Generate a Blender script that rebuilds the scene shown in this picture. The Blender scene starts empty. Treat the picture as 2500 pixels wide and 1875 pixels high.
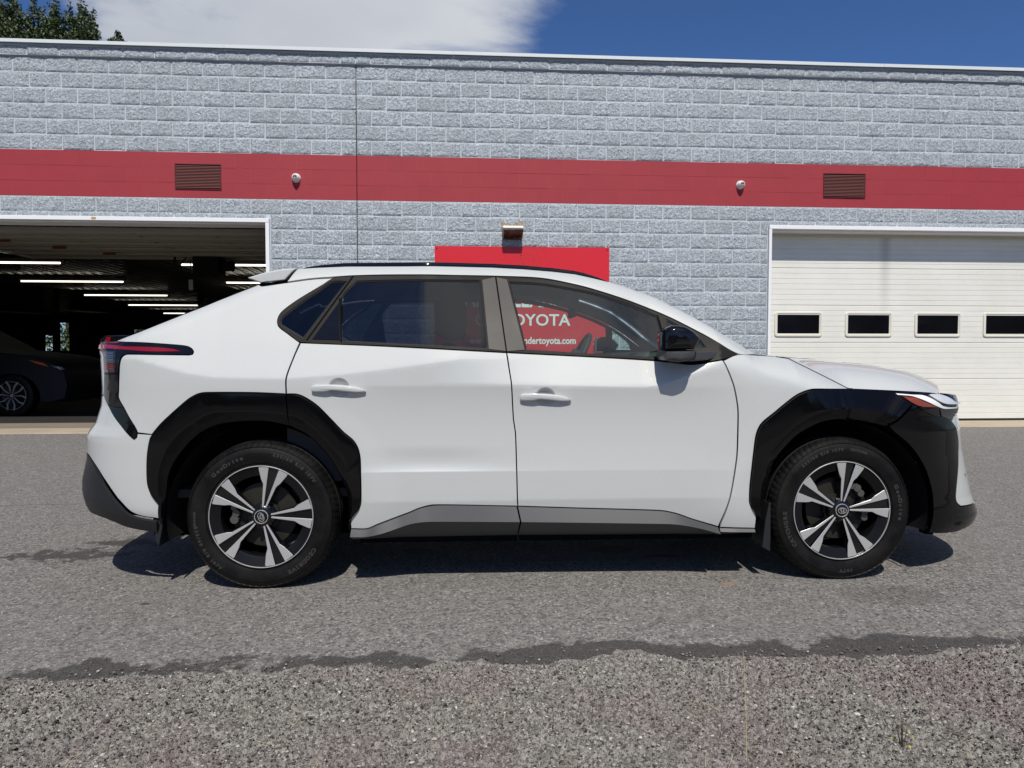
import bpy, bmesh, math, random
import numpy as np
from mathutils import Vector, Matrix, noise
from mathutils.geometry import delaunay_2d_cdt
random.seed(7); np.random.seed(7)
sc = bpy.context.scene
COL = sc.collection
PI = math.pi

# ------------------------------------------------------------------ camera
CAM_Z = 1.12; F_PX = 1750.0
cam_d = bpy.data.cameras.new('camera'); cam = bpy.data.objects.new('camera', cam_d); COL.objects.link(cam)
cam.location = (0, 0, CAM_Z)
cam_pitch = math.atan(69.5/F_PX)
cam.rotation_euler = (PI/2-cam_pitch, 0, -math.radians(4.0))
cam_d.sensor_width = 36.0; cam_d.lens = 36.0*F_PX/2500.0; cam_d.clip_end = 2000
sc.camera = cam

# ------------------------------------------------------------------ light
SUN_EL = math.radians(54.5); SUN_AZ = math.radians(179.3)   # azimuth clockwise from +Y, towards the sun
sun_d = bpy.data.lights.new('sun', 'SUN'); sun = bpy.data.objects.new('sun', sun_d); COL.objects.link(sun)
sun_d.energy = 4.7; sun_d.angle = math.radians(0.53); sun_d.color = (1.0, 0.945, 0.865)
to_sun = Vector((math.sin(SUN_AZ)*math.cos(SUN_EL), math.cos(SUN_AZ)*math.cos(SUN_EL), math.sin(SUN_EL)))
sun.rotation_euler = to_sun.to_track_quat('Z', 'Y').to_euler()
sun.location = to_sun*40
world = bpy.data.worlds.new('World'); sc.world = world; world.use_nodes = True
def build_world():
    nt = world.node_tree; N = nt.nodes; L = nt.links; N.clear()
    out = N.new('ShaderNodeOutputWorld'); bg = N.new('ShaderNodeBackground'); L.new(bg.outputs[0], out.inputs[0])
    sky = N.new('ShaderNodeTexSky'); sky.sky_type = 'NISHITA'; sky.sun_disc = False
    sky.sun_elevation = SUN_EL; sky.sun_rotation = SUN_AZ
    sky.air_density = 1.0; sky.dust_density = 0.25; sky.ozone_density = 2.5; sky.altitude = 300
    bg.inputs['Strength'].default_value = 0.080
    tc = N.new('ShaderNodeTexCoord')
    def vm(op, a, b=None):
        n = N.new('ShaderNodeVectorMath'); n.operation = op
        for i, q in enumerate((a, b)):
            if q is None: continue
            if isinstance(q, (tuple, list)): n.inputs[i].default_value = q
            else: L.new(q, n.inputs[i])
        return n
    def mm(op, a, b=0.0, clamp=False):
        n = N.new('ShaderNodeMath'); n.operation = op; n.use_clamp = clamp
        for i, q in enumerate((a, b)):
            if isinstance(q, (int, float)): n.inputs[i].default_value = q
            else: L.new(q, n.inputs[i])
        return n.outputs[0]
    d = tc.outputs['Generated']
    sep = N.new('ShaderNodeSeparateXYZ'); L.new(d, sep.inputs[0])
    zz = mm('ADD', mm('MAXIMUM', sep.outputs[2], 0.0), 0.16)
    cmb = N.new('ShaderNodeCombineXYZ'); L.new(mm('DIVIDE', sep.outputs[0], zz), cmb.inputs[0]); L.new(mm('DIVIDE', sep.outputs[1], zz), cmb.inputs[1])
    n1 = N.new('ShaderNodeTexNoise'); n1.inputs['Scale'].default_value = 1.35; n1.inputs['Detail'].default_value = 9; n1.inputs['Roughness'].default_value = 0.58; n1.inputs['Distortion'].default_value = 0.5
    L.new(cmb.outputs[0], n1.inputs['Vector'])
    # the bank of cloud over the building
    az, el = math.radians(-9.0), math.radians(31)
    c = (math.sin(az)*math.cos(el), math.cos(az)*math.cos(el), math.sin(el))
    dt = vm('DOT_PRODUCT', d, c).outputs['Value']
    bank = N.new('ShaderNodeMapRange'); bank.inputs['From Min'].default_value = math.cos(math.radians(23.5)); bank.inputs['From Max'].default_value = math.cos(math.radians(9)); bank.interpolation_type = 'SMOOTHSTEP'
    bank.inputs['To Min'].default_value = -0.06; bank.inputs['To Max'].default_value = 0.34
    L.new(dt, bank.inputs['Value'])
    # broken cloud elsewhere
    az, el = math.radians(30), math.radians(30)
    c2 = (math.sin(az)*math.cos(el), math.cos(az)*math.cos(el), math.sin(el))
    dt2 = vm('DOT_PRODUCT', d, c2).outputs['Value']
    clear = N.new('ShaderNodeMapRange'); clear.inputs['From Min'].default_value = math.cos(math.radians(38)); clear.inputs['From Max'].default_value = math.cos(math.radians(15)); clear.inputs['To Min'].default_value = 0.0; clear.inputs['To Max'].default_value = -0.2
    L.new(dt2, clear.inputs['Value'])
    az, el = math.radians(180), math.radians(50)
    c3 = (math.sin(az)*math.cos(el), math.cos(az)*math.cos(el), math.sin(el))
    wisps = N.new('ShaderNodeMapRange'); wisps.inputs['From Min'].default_value = math.cos(math.radians(50)); wisps.inputs['From Max'].default_value = math.cos(math.radians(20)); wisps.inputs['To Min'].default_value = 0.0; wisps.inputs['To Max'].default_value = 0.15
    L.new(vm('DOT_PRODUCT', d, c3).outputs['Value'], wisps.inputs['Value'])
    s = mm('ADD', mm('ADD', mm('ADD', mm('MULTIPLY', mm('SUBTRACT', n1.outputs['Fac'], .5), 1.2), mm('ADD', wisps.outputs[0], .5)), bank.outputs[0]), clear.outputs[0])
    mask = N.new('ShaderNodeMapRange'); mask.inputs['From Min'].default_value = 0.50; mask.inputs['From Max'].default_value = 0.74; mask.interpolation_type = 'SMOOTHSTEP'
    L.new(s, mask.inputs['Value'])
    n2 = N.new('ShaderNodeTexNoise'); n2.inputs['Scale'].default_value = 1.0; n2.inputs['Detail'].default_value = 5; n2.inputs['Roughness'].default_value = 0.5
    L.new(cmb.outputs[0], n2.inputs['Vector'])
    cr = N.new('ShaderNodeValToRGB'); cr.color_ramp.elements[0].position = 0.33; cr.color_ramp.elements[1].position = 0.70
    cr.color_ramp.elements[0].color = (5.8, 6.2, 7.0, 1); cr.color_ramp.elements[1].color = (8.9, 9.2, 9.6, 1)
    L.new(n2.outputs['Fac'], cr.inputs[0])
    tint = N.new('ShaderNodeMix'); tint.data_type = 'RGBA'; tint.blend_type = 'MULTIPLY'; tint.inputs['Factor'].default_value = 1.0
    L.new(sky.outputs[0], tint.inputs['A']); tint.inputs['B'].default_value = (0.50, 0.72, 1.07, 1)
    mx = N.new('ShaderNodeMix'); mx.data_type = 'RGBA'
    L.new(mm('MULTIPLY', mask.outputs[0], 0.96), mx.inputs['Factor']); L.new(tint.outputs['Result'], mx.inputs['A']); L.new(cr.outputs[0], mx.inputs['B'])
    L.new(mx.outputs['Result'], bg.inputs['Color'])
build_world()
sc.view_settings.view_transform = 'Standard'; sc.view_settings.look = 'None'
sc.view_settings.exposure = 0.0; sc.view_settings.gamma = 1.0; sc.view_settings.use_curve_mapping = False
sc.cycles.max_bounces = 10; sc.cycles.transparent_max_bounces = 16; sc.cycles.glossy_bounces = 4; sc.cycles.diffuse_bounces = 4
import math

# ---- body side skin: half width w as a function of (x, z) in car coordinates; x forward from the rear axle
XA, XB = -0.30, 3.00
NT, NN = 3.2, 2.7
def lerp(t, tab):
    if t <= tab[0][0]: return tab[0][1]
    for (a, b), (c, d) in zip(tab, tab[1:]):
        if t <= c: return b + (d-b)*(t-a)/(c-a)
    return tab[-1][1]
def sstep(a, b, t):
    t = min(1.0, max(0.0, (t-a)/(b-a))); return t*t*(3-2*t)
def srelu(t, r=0.004):
    return 0.5*(t+math.sqrt(t*t+r*r))
TAIL = [(0.3345,-0.9842),(0.3807,-1.0096),(0.4397,-1.0253),(0.5377,-1.022),(0.625,-1.0205),(0.6996,-1.0205),(0.7306,-1.0163),(0.7873,-0.9693),(0.8704,-0.9369),(0.9503,-0.9291),(1.0301,-0.9319),(1.1159,-0.9373),(1.1529,-0.9541),(1.1861,-0.9659)]
NOSE = [(0.1815,3.8491),(0.2338,3.8865),(0.2699,3.8919),(0.2935,3.876),(0.3283,3.8593),(0.3786,3.8321),(0.4676,3.8065),(0.6135,3.7661),(0.7401,3.7491),(0.797,3.7311),(0.8167,3.7252),(0.8516,3.7389)]
TOP = [(-0.879,1.1861),(-0.7217,1.1886),(-0.592,1.2344),(-0.4814,1.2826),(-0.2665,1.3814),(-0.0561,1.4764),(0.0755,1.533),(0.1261,1.5583),(0.1955,1.564),(0.3701,1.5725),(0.6918,1.5743),(0.8991,1.577),(1.1103,1.5784),(1.2719,1.5732),(1.4299,1.5617),(1.5506,1.5478),(1.6706,1.5205),(1.7573,1.4993),(1.8654,1.4629),(1.9699,1.422),(2.0669,1.3647),(2.1589,1.3071),(2.2474,1.2444),(2.3434,1.1819),(2.41,1.1364),(2.4617,1.1221),(2.5487,1.1159),(2.6273,1.1049),(2.7298,1.0521),(2.8267,1.0011),(2.9197,0.9522),(3.0104,0.9479),(3.1175,0.9434),(3.2315,0.9383),(3.3476,0.9302),(3.4144,0.9202)]
ZF = [(0.517,0.9989),(0.711,0.9946),(1.192,0.9818),(1.6,0.9711),(1.841,0.9655),(1.921,0.9743),(2.014,1.0022),(2.123,1.044),(2.232,1.0859),(2.55,1.02),(2.9,0.965),(3.6,0.93)]
ZR = [(-0.577,1.1026),(-0.342,1.0372),(-0.212,1.0177),(-0.058,1.0127),(0.129,1.0104),(0.372,1.0265),(0.614,1.0555),(0.957,1.1023)]
LOW = [(0.15,0.872),(0.30,0.897),(0.42,0.908),(0.50,0.912),(0.545,0.9135),(0.60,0.908),(0.70,0.903),(0.80,0.904),(0.90,0.909),(0.97,0.915),(1.4,0.915)]
def lowside(z):
    if z >= 0.97: return 0.915
    if z >= 0.56:
        t = (0.97-z)/0.41; h = 0.41; return (2*t**3-3*t*t+1)*0.915+(t**3-2*t*t+t)*(-0.150*h)+(-2*t**3+3*t*t)*0.912+(t**3-t*t)*(0.10*h)
    return 0.912-0.02*(0.56-z)-0.16*max(0.0, 0.42-z)
def wside(x, z, rnd=True):
    w = lowside(z)
    if 0.56 < z < 0.69: w -= 0.42*math.exp(-((x-0.80)/0.34)**2)*(z-0.56)*(1-(z-0.56)/0.13)**2
    rw = math.hypot(x, z-0.35) if x < 1.4 else math.hypot(x-2.85, z-0.35)
    w += 0.012*(1-sstep(0.53, 0.68, rw))*(1-sstep(0.78, 0.95, z))
    if x < -0.3: w -= 0.16*sstep(-0.30, -0.55, x)*srelu(0.70-z, 0.006)
    rear = sstep(0.75, 0.1, x)          # rear haunch fills the hollow
    frnt = sstep(1.95, 2.5, x)
    w = w + (0.921-w)*max(rear, frnt)*sstep(0.15,0.4,z)*0.9
    sr = 0.36*(1-sstep(0.85, 1.45, x))
    sf = 0.02 + 0.46*sstep(0.75, 1.45, x)
    sf += 0.16*sstep(1.6, 2.3, x)
    zf = lerp(x, ZF); zr = lerp(x, ZR)
    w -= sf*srelu(z-zf, 0.004+0.05*sstep(2.1, 2.45, x)) + sr*srelu(z-zr)
    w -= 0.05*srelu(z-1.20, .05)
    if rnd:
        T = lerp(x, TOP); R = 0.060 + 0.09*sstep(2.2, 2.7, x)*(1-sstep(3.0,3.3,x))
        d = z-(T-R)
        if d > 0: w -= (1.3/(2*R))*d*d
    return w
def W(x, z, rnd=True):
    w = wside(x, z, rnd)
    if x < XA:
        t = min(0.999999, (XA-x)/(XA-lerp(z, TAIL))); w *= (1-t**NT)**(1/NT)
    if x > XB:
        t = min(0.999999, (x-XB)/(lerp(z, NOSE)-XB)); w *= (1-t**NN)**(1/NN)
    return w
SA = 0.55
def x2s(x, z):
    if x < XA: return XA - SA*math.asin(min(1.0, (XA-x)/(XA-lerp(z, TAIL))))
    if x > XB: return XB + SA*math.asin(min(1.0, (x-XB)/(lerp(z, NOSE)-XB)))
    return x
def s2x(s, z):
    if s < XA: return XA - (XA-lerp(z, TAIL))*math.sin(min(math.pi/2, (XA-s)/SA))
    if s > XB: return XB + (lerp(z, NOSE)-XB)*math.sin(min(math.pi/2, (s-XB)/SA))
    return s
def skin(s, z, off=0.0, rnd=True):
    # point and outward normal in (x, w, z)
    e = 0.002
    x = s2x(s, z); w = W(x, z, rnd)
    sa, sb = max(XA-SA*math.pi/2, s-e), min(XB+SA*math.pi/2, s+e)
    xa, xb = s2x(sa, z), s2x(sb, z); wa, wb = W(xa, z, rnd), W(xb, z, rnd)
    xc, xd = s2x(s, z-e), s2x(s, z+e); wc, wd = W(xc, z-e, rnd), W(xd, z+e, rnd)
    tx, tw = xb-xa, wb-wa                     # tangent along s  (tx, tw, 0)
    ux, uw, uz = xd-xc, wd-wc, 2*e            # tangent along z
    nx, nw, nz = -tw*uz*-1*-1, tx*uz, tw*ux-tx*uw
    l = math.sqrt(nx*nx+nw*nw+nz*nz) or 1.0
    nx, nw, nz = nx/l, nw/l, nz/l
    return (x+nx*off, w+nw*off, z+nz*off), (nx, nw, nz)

PANEL = {
 'quarter': [(-.6793,1.1867),(-.5528,1.2327),(-.4545,1.2809),(-.2694,1.38),(-.0586,1.4752),(-.0347,1.4646),(.0824,1.4805),(.2079,1.4991),(.3189,1.507),(.2507,1.4621),(.147,1.3926),(.081,1.3365),(.0631,1.2996),(.0699,1.2621),(.1206,1.223),(.1782,1.182),(.1548,1.1122),(.1281,1.0172),(.1268,.9395),(-.0332,.9464),(-.2457,.9469),(-.2856,.9387),(-.3224,.9156),(-.38,.858),(-.4344,.794),(-.4586,.749),(-.5182,.7566),(-.5255,.7681),(-.6401,.9095),(-.6475,.9289),(-.6343,1.0661),(-.6231,1.1029),(-.6098,1.1186),(-.5862,1.1252),(-.4575,1.1233),(-.3264,1.1214),(-.3132,1.1247),(-.3102,1.1363),(-.3188,1.1525),(-.3385,1.1648),(-.3866,1.1718),(-.5199,1.1822)],
 'lamp': [(-1.1639,1.1813),(-.8482,1.1838),(-.6805,1.1877),(-.5199,1.1802),(-.3865,1.1698),(-.3383,1.1629),(-.3202,1.1506),(-.3118,1.1363),(-.315,1.1266),(-.3266,1.1239),(-.4575,1.1258),(-.586,1.1278),(-.6119,1.1206),(-.6257,1.1048),(-.6369,1.0661),(-.6425,1.0343),(-.765,1.0325),(-.76,1.0962),(-.774,1.136),(-.804,1.1502),(-1.1639,1.1543)],
 'lamp_red': [(-1.1639,1.174),(-.7391,1.171),(-.6085,1.1629),(-.4577,1.1578),(-.3908,1.1499),(-.3577,1.1381),(-.3987,1.1369),(-.4878,1.1374),(-.6355,1.1483),(-1.1639,1.1564)],
 'lamp_top_red': [(-.7369,1.1791),(-.6681,1.1824),(-.6256,1.1799),(-.6405,1.175),(-.7338,1.175)],
 'lamp_lens': [(-.7547,1.1399),(-.6524,1.1396),(-.6547,1.0576),(-.6616,1.0419),(-.7531,1.0407),(-.7476,1.0962)],
 'lamp_low': [(-.7655,1.0295),(-.6427,1.0314),(-.6503,.9288),(-.64,.9076),(-.5249,.7662),(-.5168,.745),(-.5173,.7343),(-.5255,.7243),(-.5509,.7443),(-.7497,.8996),(-.7908,.9317)],
 'tailgate': [(-1.1639,1.1512),(-.813,1.1463),(-.7818,1.132),(-.7655,1.0961),(-.7708,1.0324),(-.7986,.9313),(-.8218,.9241),(-1.1639,.9159)],
 'rbumper': [(-1.1639,.9117),(-.8148,.9204),(-.7974,.9253),(-.7529,.8975),(-.5515,.7424),(-.5254,.7219),(-.515,.732),(-.5166,.7508),(-.4581,.7465),(-.4658,.7071),(-.474,.6391),(-.4741,.5237),(-.461,.4691),(-.4321,.4184),(-.442,.347),(-.508,.3579),(-.5513,.3786),(-.5955,.4317),(-.6706,.5231),(-.7434,.5931),(-.8304,.6308),(-1.1639,.6164)],
 'rskirt': [(-1.1639,.6122),(-.831,.6266),(-.7435,.589),(-.6706,.5191),(-.5962,.4277),(-.5527,.3745),(-.509,.3548),(-.4423,.3438),(-.4495,.291),(-.4996,.2956),(-.5892,.3139),(-.6762,.3442),(-.7754,.3548),(-1.1639,.3405)],
 'rdoor': [(.1842,1.1802),(.6115,1.1625),(1.1762,1.1326),(1.1887,1.0466),(1.1976,.9828),(1.2078,.8143),(1.218,.7384),(1.227,.4194),(1.2291,.388),(.8268,.3988),(.7543,.3836),(.7057,.3628),(.5523,.3064),(.5001,.2857),(.4259,.2872),(.4277,.3348),(.4704,.3913),(.478,.44),(.4755,.6188),(.4655,.6738),(.442,.7152),(.395,.7568),(.3418,.8136),(.2751,.8824),(.2212,.9203),(.1804,.9374),(.1316,.9395),(.1321,1.0143),(.1588,1.1102)],
 'fdoor': [(1.1803,1.1326),(1.6304,1.1099),(1.9165,1.0926),(2.0529,1.0767),(2.1063,1.0758),(2.233,1.0969),(2.2397,1.0869),(2.2631,1.0359),(2.2859,.9759),(2.3017,.9113),(2.3113,.8392),(2.3086,.6533),(2.2981,.5627),(2.2717,.4106),(2.2266,.2729),(2.0997,.3111),(2.0153,.3413),(1.9306,.3578),(1.5172,.3754),(1.2321,.388),(1.2298,.4193),(1.2208,.7384),(1.2106,.8142),(1.2006,.9828),(1.1917,1.0466)],
 'fender': [(2.239,1.0939),(2.3182,1.123),(2.4457,1.121),(2.5757,1.1141),(2.6725,1.103),(2.7785,1.0485),(2.8779,.9961),(2.953,.9491),(2.8058,.9534),(2.6934,.9552),(2.6491,.9465),(2.6004,.9245),(2.5456,.8844),(2.4914,.8402),(2.4416,.8008),(2.4188,.7739),(2.4014,.7285),(2.3897,.6416),(2.3737,.4871),(2.3716,.4201),(2.3757,.386),(2.4075,.3352),(2.4095,.2646),(2.2348,.2698),(2.2758,.4106),(2.3021,.5627),(2.3127,.6533),(2.3154,.8392),(2.3058,.9112),(2.29,.9759),(2.2673,1.0359),(2.2435,1.0879)],
 'fbclad': [(3.1524,.879),(3.2243,.8304),(3.3766,.78),(3.4128,.7399),(3.428,.6721),(3.4097,.5952),(3.3578,.4593),(3.3377,.392),(3.3414,.3614),(3.3599,.3421),(3.8639,.2955),(3.8639,.2415),(3.4149,.2162),(3.3468,.2069),(3.238,.2165),(3.2023,.2247),(3.2028,.265),(3.2138,.336),(3.2182,.4258),(3.2017,.5306),(3.1708,.6135),(3.1264,.6837),(3.0724,.7418),(3.0538,.7696),(3.0977,.8037),(3.1268,.8369)],
 'fbwhite': [(3.3822,.7796),(3.4471,.8075),(3.8639,.7986),(3.8639,.2988),(3.3637,.3448),(3.3447,.3631),(3.3405,.3916),(3.3609,.4588),(3.4144,.5946),(3.434,.6714),(3.4181,.7394)],
 'hl': [(3.0984,.9382),(3.1808,.9347),(3.2705,.926),(3.3277,.9159),(3.8639,.9008),(3.8639,.8008),(3.441,.8101),(3.3753,.7832),(3.2239,.8329),(3.153,.8819),(3.1177,.9123)],
 'hl_drl': [(3.1065,.9262),(3.1634,.9202),(3.2171,.9149),(3.2811,.8799),(3.306,.8645),(3.3627,.8556),(3.8639,.843),(3.8639,.8342),(3.3645,.8471),(3.2951,.8536),(3.1859,.9017),(3.1596,.9124),(3.1085,.9181)],
 'hl_amber': [(3.1243,.9135),(3.1722,.9069),(3.1912,.8957),(3.2748,.8575),(3.1892,.8652),(3.1501,.884)],
 'hl_lens': [(3.2329,.9143),(3.2505,.9178),(3.3111,.9137),(3.359,.8989),(3.4203,.8754),(3.8639,.863),(3.8639,.8542),(3.3396,.8692),(3.2822,.8839)],
 'hl_gray': [(3.288,.8487),(3.8639,.8275),(3.8639,.8053),(3.4167,.8141),(3.3734,.7897),(3.306,.8105)],
 'rside': [(.1283,1.5576),(.0919,1.4859),(.2076,1.5034),(.3185,1.5124),(.4117,1.5192),(.5956,1.524),(.9049,1.5251),(1.1259,1.5269),(1.3646,1.5204),(1.5421,1.4869),(1.6596,1.4545),(1.8369,1.3951),(2.0063,1.3215),(2.1596,1.2311),(2.3174,1.1291),(2.443,1.1241),(2.3552,1.1803),(2.2513,1.2428),(2.1612,1.3053),(2.069,1.3631),(1.9718,1.4204),(1.867,1.4614),(1.7588,1.4979),(1.6718,1.5191),(1.5516,1.5465),(1.4306,1.5604),(1.2723,1.5718),(1.1104,1.577),(.8989,1.5757),(.6912,1.5731),(.3688,1.5713),(.1939,1.5628)],
 'trim': [(.1858,1.1842),(.6114,1.1655),(1.1763,1.136),(1.6306,1.1129),(1.9171,1.0967),(2.0525,1.0807),(2.106,1.0798),(2.2337,1.1009),(2.3165,1.1251),(2.1596,1.2259),(2.0055,1.3161),(1.8362,1.3896),(1.6591,1.4489),(1.5417,1.4813),(1.3642,1.5146),(1.1258,1.5224),(.905,1.5207),(.5959,1.5196),(.412,1.5148),(.3205,1.5075),(.2509,1.46),(.1482,1.3905),(.0832,1.3345),(.0652,1.2976),(.0727,1.2632),(.1234,1.225)],
 'g_quarter': [(.3144,1.4889),(.3881,1.49),(.199,1.2062),(.1886,1.2042),(.0803,1.2685),(.0768,1.2939),(.0933,1.3164),(.1769,1.3877),(.2511,1.4416)],
 'g_rear': [(.4339,1.4922),(.5962,1.4977),(.905,1.5007),(1.055,1.5025),(1.0833,1.1526),(.6103,1.1745),(.3795,1.1874),(.3619,1.3999)],
 'g_front': [(1.1969,1.498),(1.3636,1.4917),(1.5412,1.4619),(1.6589,1.4351),(1.8359,1.3757),(1.9549,1.324),(1.966,1.2702),(1.9583,1.1098),(1.8522,1.1108),(1.6324,1.122),(1.2735,1.1442)],
 'g_small': [(1.9974,1.3078),(2.0644,1.2667),(2.1352,1.2167),(2.1709,1.1566),(2.007,1.1569),(2.0039,1.2298)],
 'tri': [(.3543,1.3806),(.3734,1.1923),(.2397,1.1961)],
 'gap1': [(.4101,1.5127),(.4173,1.5127),(.2174,1.1931),(.2105,1.1931)],
 'gap2': [(1.1264,1.5213),(1.1325,1.5215),(1.1787,1.137),(1.1727,1.137)],
 'gap3': [(.353,1.3994),(.3659,1.4015),(.3828,1.1853),(.3759,1.1853)],
 'gap4': [(1.9554,1.3237),(1.9602,1.3204),(1.9702,1.2614),(1.9673,1.1568),(1.9612,1.1568),(1.9629,1.2614)],
 'pill_r': [(1.0594,1.502),(1.1257,1.5191),(1.1733,1.139),(1.0901,1.1489)],
 'pill_f': [(1.1331,1.5181),(1.1869,1.5071),(1.2666,1.1451),(1.1794,1.138)],
 'inner': [(-1.1639,1.1158),(-.6638,1.1653),(-.3169,1.1551),(.1882,1.1554),(.6124,1.1397),(1.1758,1.112),(1.6285,1.0857),(1.9138,1.0715),(2.2246,1.072),(2.4267,1.0854),(2.6444,1.0743),(2.9383,.9297),(3.0946,.9199),(3.2993,.8772),(3.8639,.8608),(3.8639,.2572),(3.2396,.2411),(3.1968,.2455),(3.2138,.336),(3.2182,.4258),(3.2017,.5306),(3.1708,.6135),(3.1264,.6837),(3.0724,.7418),(3.0208,.779),(2.9588,.7936),(2.8899,.8041),(2.8213,.8044),(2.7518,.7946),(2.6828,.7674),(2.6151,.7274),(2.5478,.6608),(2.4939,.5875),(2.4744,.5207),(2.4515,.4497),(2.4466,.2838),(2.2316,.262),(2.016,.2944),(.8235,.309),(.7044,.3001),(.4201,.2663),(.4156,.4268),(.3919,.51),(.3519,.5926),(.2917,.6754),(.2183,.7444),(.1394,.7856),(.0382,.8056),(-.0618,.8086),(-.1621,.8009),(-.2288,.7816),(-.2958,.7412),(-.3429,.6798),(-.3799,.6121),(-.4015,.5442),(-.4073,.4694),(-.4288,.3165),(-.5817,.3381),(-1.1639,.3405)],
}
STRIP = {
 'archR': [[(-.4404,.3543),(-.4321,.4184),(-.461,.4691),(-.4741,.5237),(-.474,.6391),(-.4658,.7071),(-.4584,.7479),(-.4343,.7921),(-.38,.856),(-.3224,.9137),(-.2856,.9368),(-.2457,.945),(-.0333,.9444),(.1278,.9376)],[(-.4187,.3546),(-.4102,.4185),(-.4073,.4694),(-.4015,.5442),(-.3799,.6121),(-.3429,.6798),(-.2958,.7412),(-.2288,.7816),(-.1621,.8009),(-.0618,.8086),(.0382,.8056),(.1394,.7856)]],
 'archD': [[(.1325,.9372),(.1803,.9355),(.2201,.9184),(.2732,.8804),(.3398,.8117),(.3931,.7568),(.4401,.7152),(.4635,.6738),(.4736,.6188),(.476,.44),(.4684,.3913),(.4248,.3349),(.423,.2872)],[(.1442,.7846),(.2183,.7444),(.2917,.6754),(.3519,.5926),(.3919,.51),(.4149,.4268),(.4148,.39),(.4151,.3351),(.4133,.2874)]],
 'archF': [[(2.4097,.3331),(2.3777,.386),(2.3737,.42),(2.3758,.4871),(2.3917,.6416),(2.4034,.7285),(2.4209,.7719),(2.4437,.7988),(2.4914,.8382),(2.5456,.8823),(2.6004,.9225),(2.649,.9445),(2.693,.9532),(2.8047,.9514),(2.955,.9461),(3.0327,.9429),(3.096,.9374),(3.1169,.9104),(3.1512,.881)],[(2.4433,.3223),(2.4465,.3886),(2.4515,.4497),(2.4744,.5207),(2.4939,.5875),(2.5478,.6608),(2.6151,.7274),(2.6828,.7674),(2.7518,.7946),(2.8213,.8044),(2.8899,.8041),(2.9588,.7936),(3.0208,.779),(3.0506,.7706)]],
 'sillR': [[(.4257,.283),(.5,.2815),(.5522,.3012),(.7056,.3576),(.7542,.3788),(.8267,.3936),(1.0029,.3916),(1.2242,.3839)],[(.4248,.262),(.4992,.2605),(.5668,.2734),(.6749,.3069),(.7246,.3207),(.794,.3283),(1.0027,.3257),(1.2389,.3218)],[(.4228,.2216),(.4965,.2224),(.5651,.2246),(.6729,.2246),(.7226,.2249),(.7923,.225),(1.0024,.2264),(1.2298,.2276)]],
 'sillF': [[(1.2322,.3838),(1.5173,.3712),(1.9308,.3536),(2.0155,.337),(2.1,.3069),(2.2263,.2674)],[(1.2469,.3217),(1.5189,.3152),(1.9336,.3038),(2.0178,.2987),(2.1189,.2811),(2.2335,.2524)],[(1.2359,.2275),(1.5215,.2257),(1.938,.2233),(2.0225,.2234),(2.1234,.2224),(2.2336,.2224)]],
 'sillE': [[(2.2353,.2643),(2.4079,.2603)],[(2.2386,.2512),(2.4092,.2493)],[(2.2395,.2236),(2.4076,.2294)]],
}
# ------------------------------------------------------------------ helpers
def tag(o, label=None, cat=None, group=None, kind=None):
    for k, v in (('label', label), ('category', cat), ('group', group), ('kind', kind)):
        if v: o[k] = v
    return o
def empty(name, loc=(0, 0, 0), rz=0.0, parent=None):
    o = bpy.data.objects.new(name, None); COL.objects.link(o); o.location = loc; o.rotation_euler = (0, 0, rz); o.empty_display_size = 0.2
    if parent: o.parent = parent
    return o
def link(name, me, mats, parent=None):
    o = bpy.data.objects.new(name, me); COL.objects.link(o)
    if mats:
        if not isinstance(mats, (list, tuple)): mats = [mats]
        if len(me.materials) == 0:
            for m in mats: me.materials.append(m)
    if parent: o.parent = parent
    return o
def mesh(name, vs, fs, mats, parent=None, smooth=False, normals=None, mi=None, sharp=None):
    me = bpy.data.meshes.new(name); me.from_pydata([tuple(v) for v in vs], [], [tuple(f) for f in fs])
    if smooth: me.polygons.foreach_set('use_smooth', [True]*len(me.polygons))
    if mi is not None: 
        o_m = mats if isinstance(mats, (list, tuple)) else [mats]
        for m in o_m: me.materials.append(m)
        me.polygons.foreach_set('material_index', mi)
    me.update()
    if sharp is not None: me.set_sharp_from_angle(angle=math.radians(sharp))
    if normals is not None: me.normals_split_custom_set_from_vertices([tuple(n) for n in normals])
    return link(name, me, mats, parent)
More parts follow.
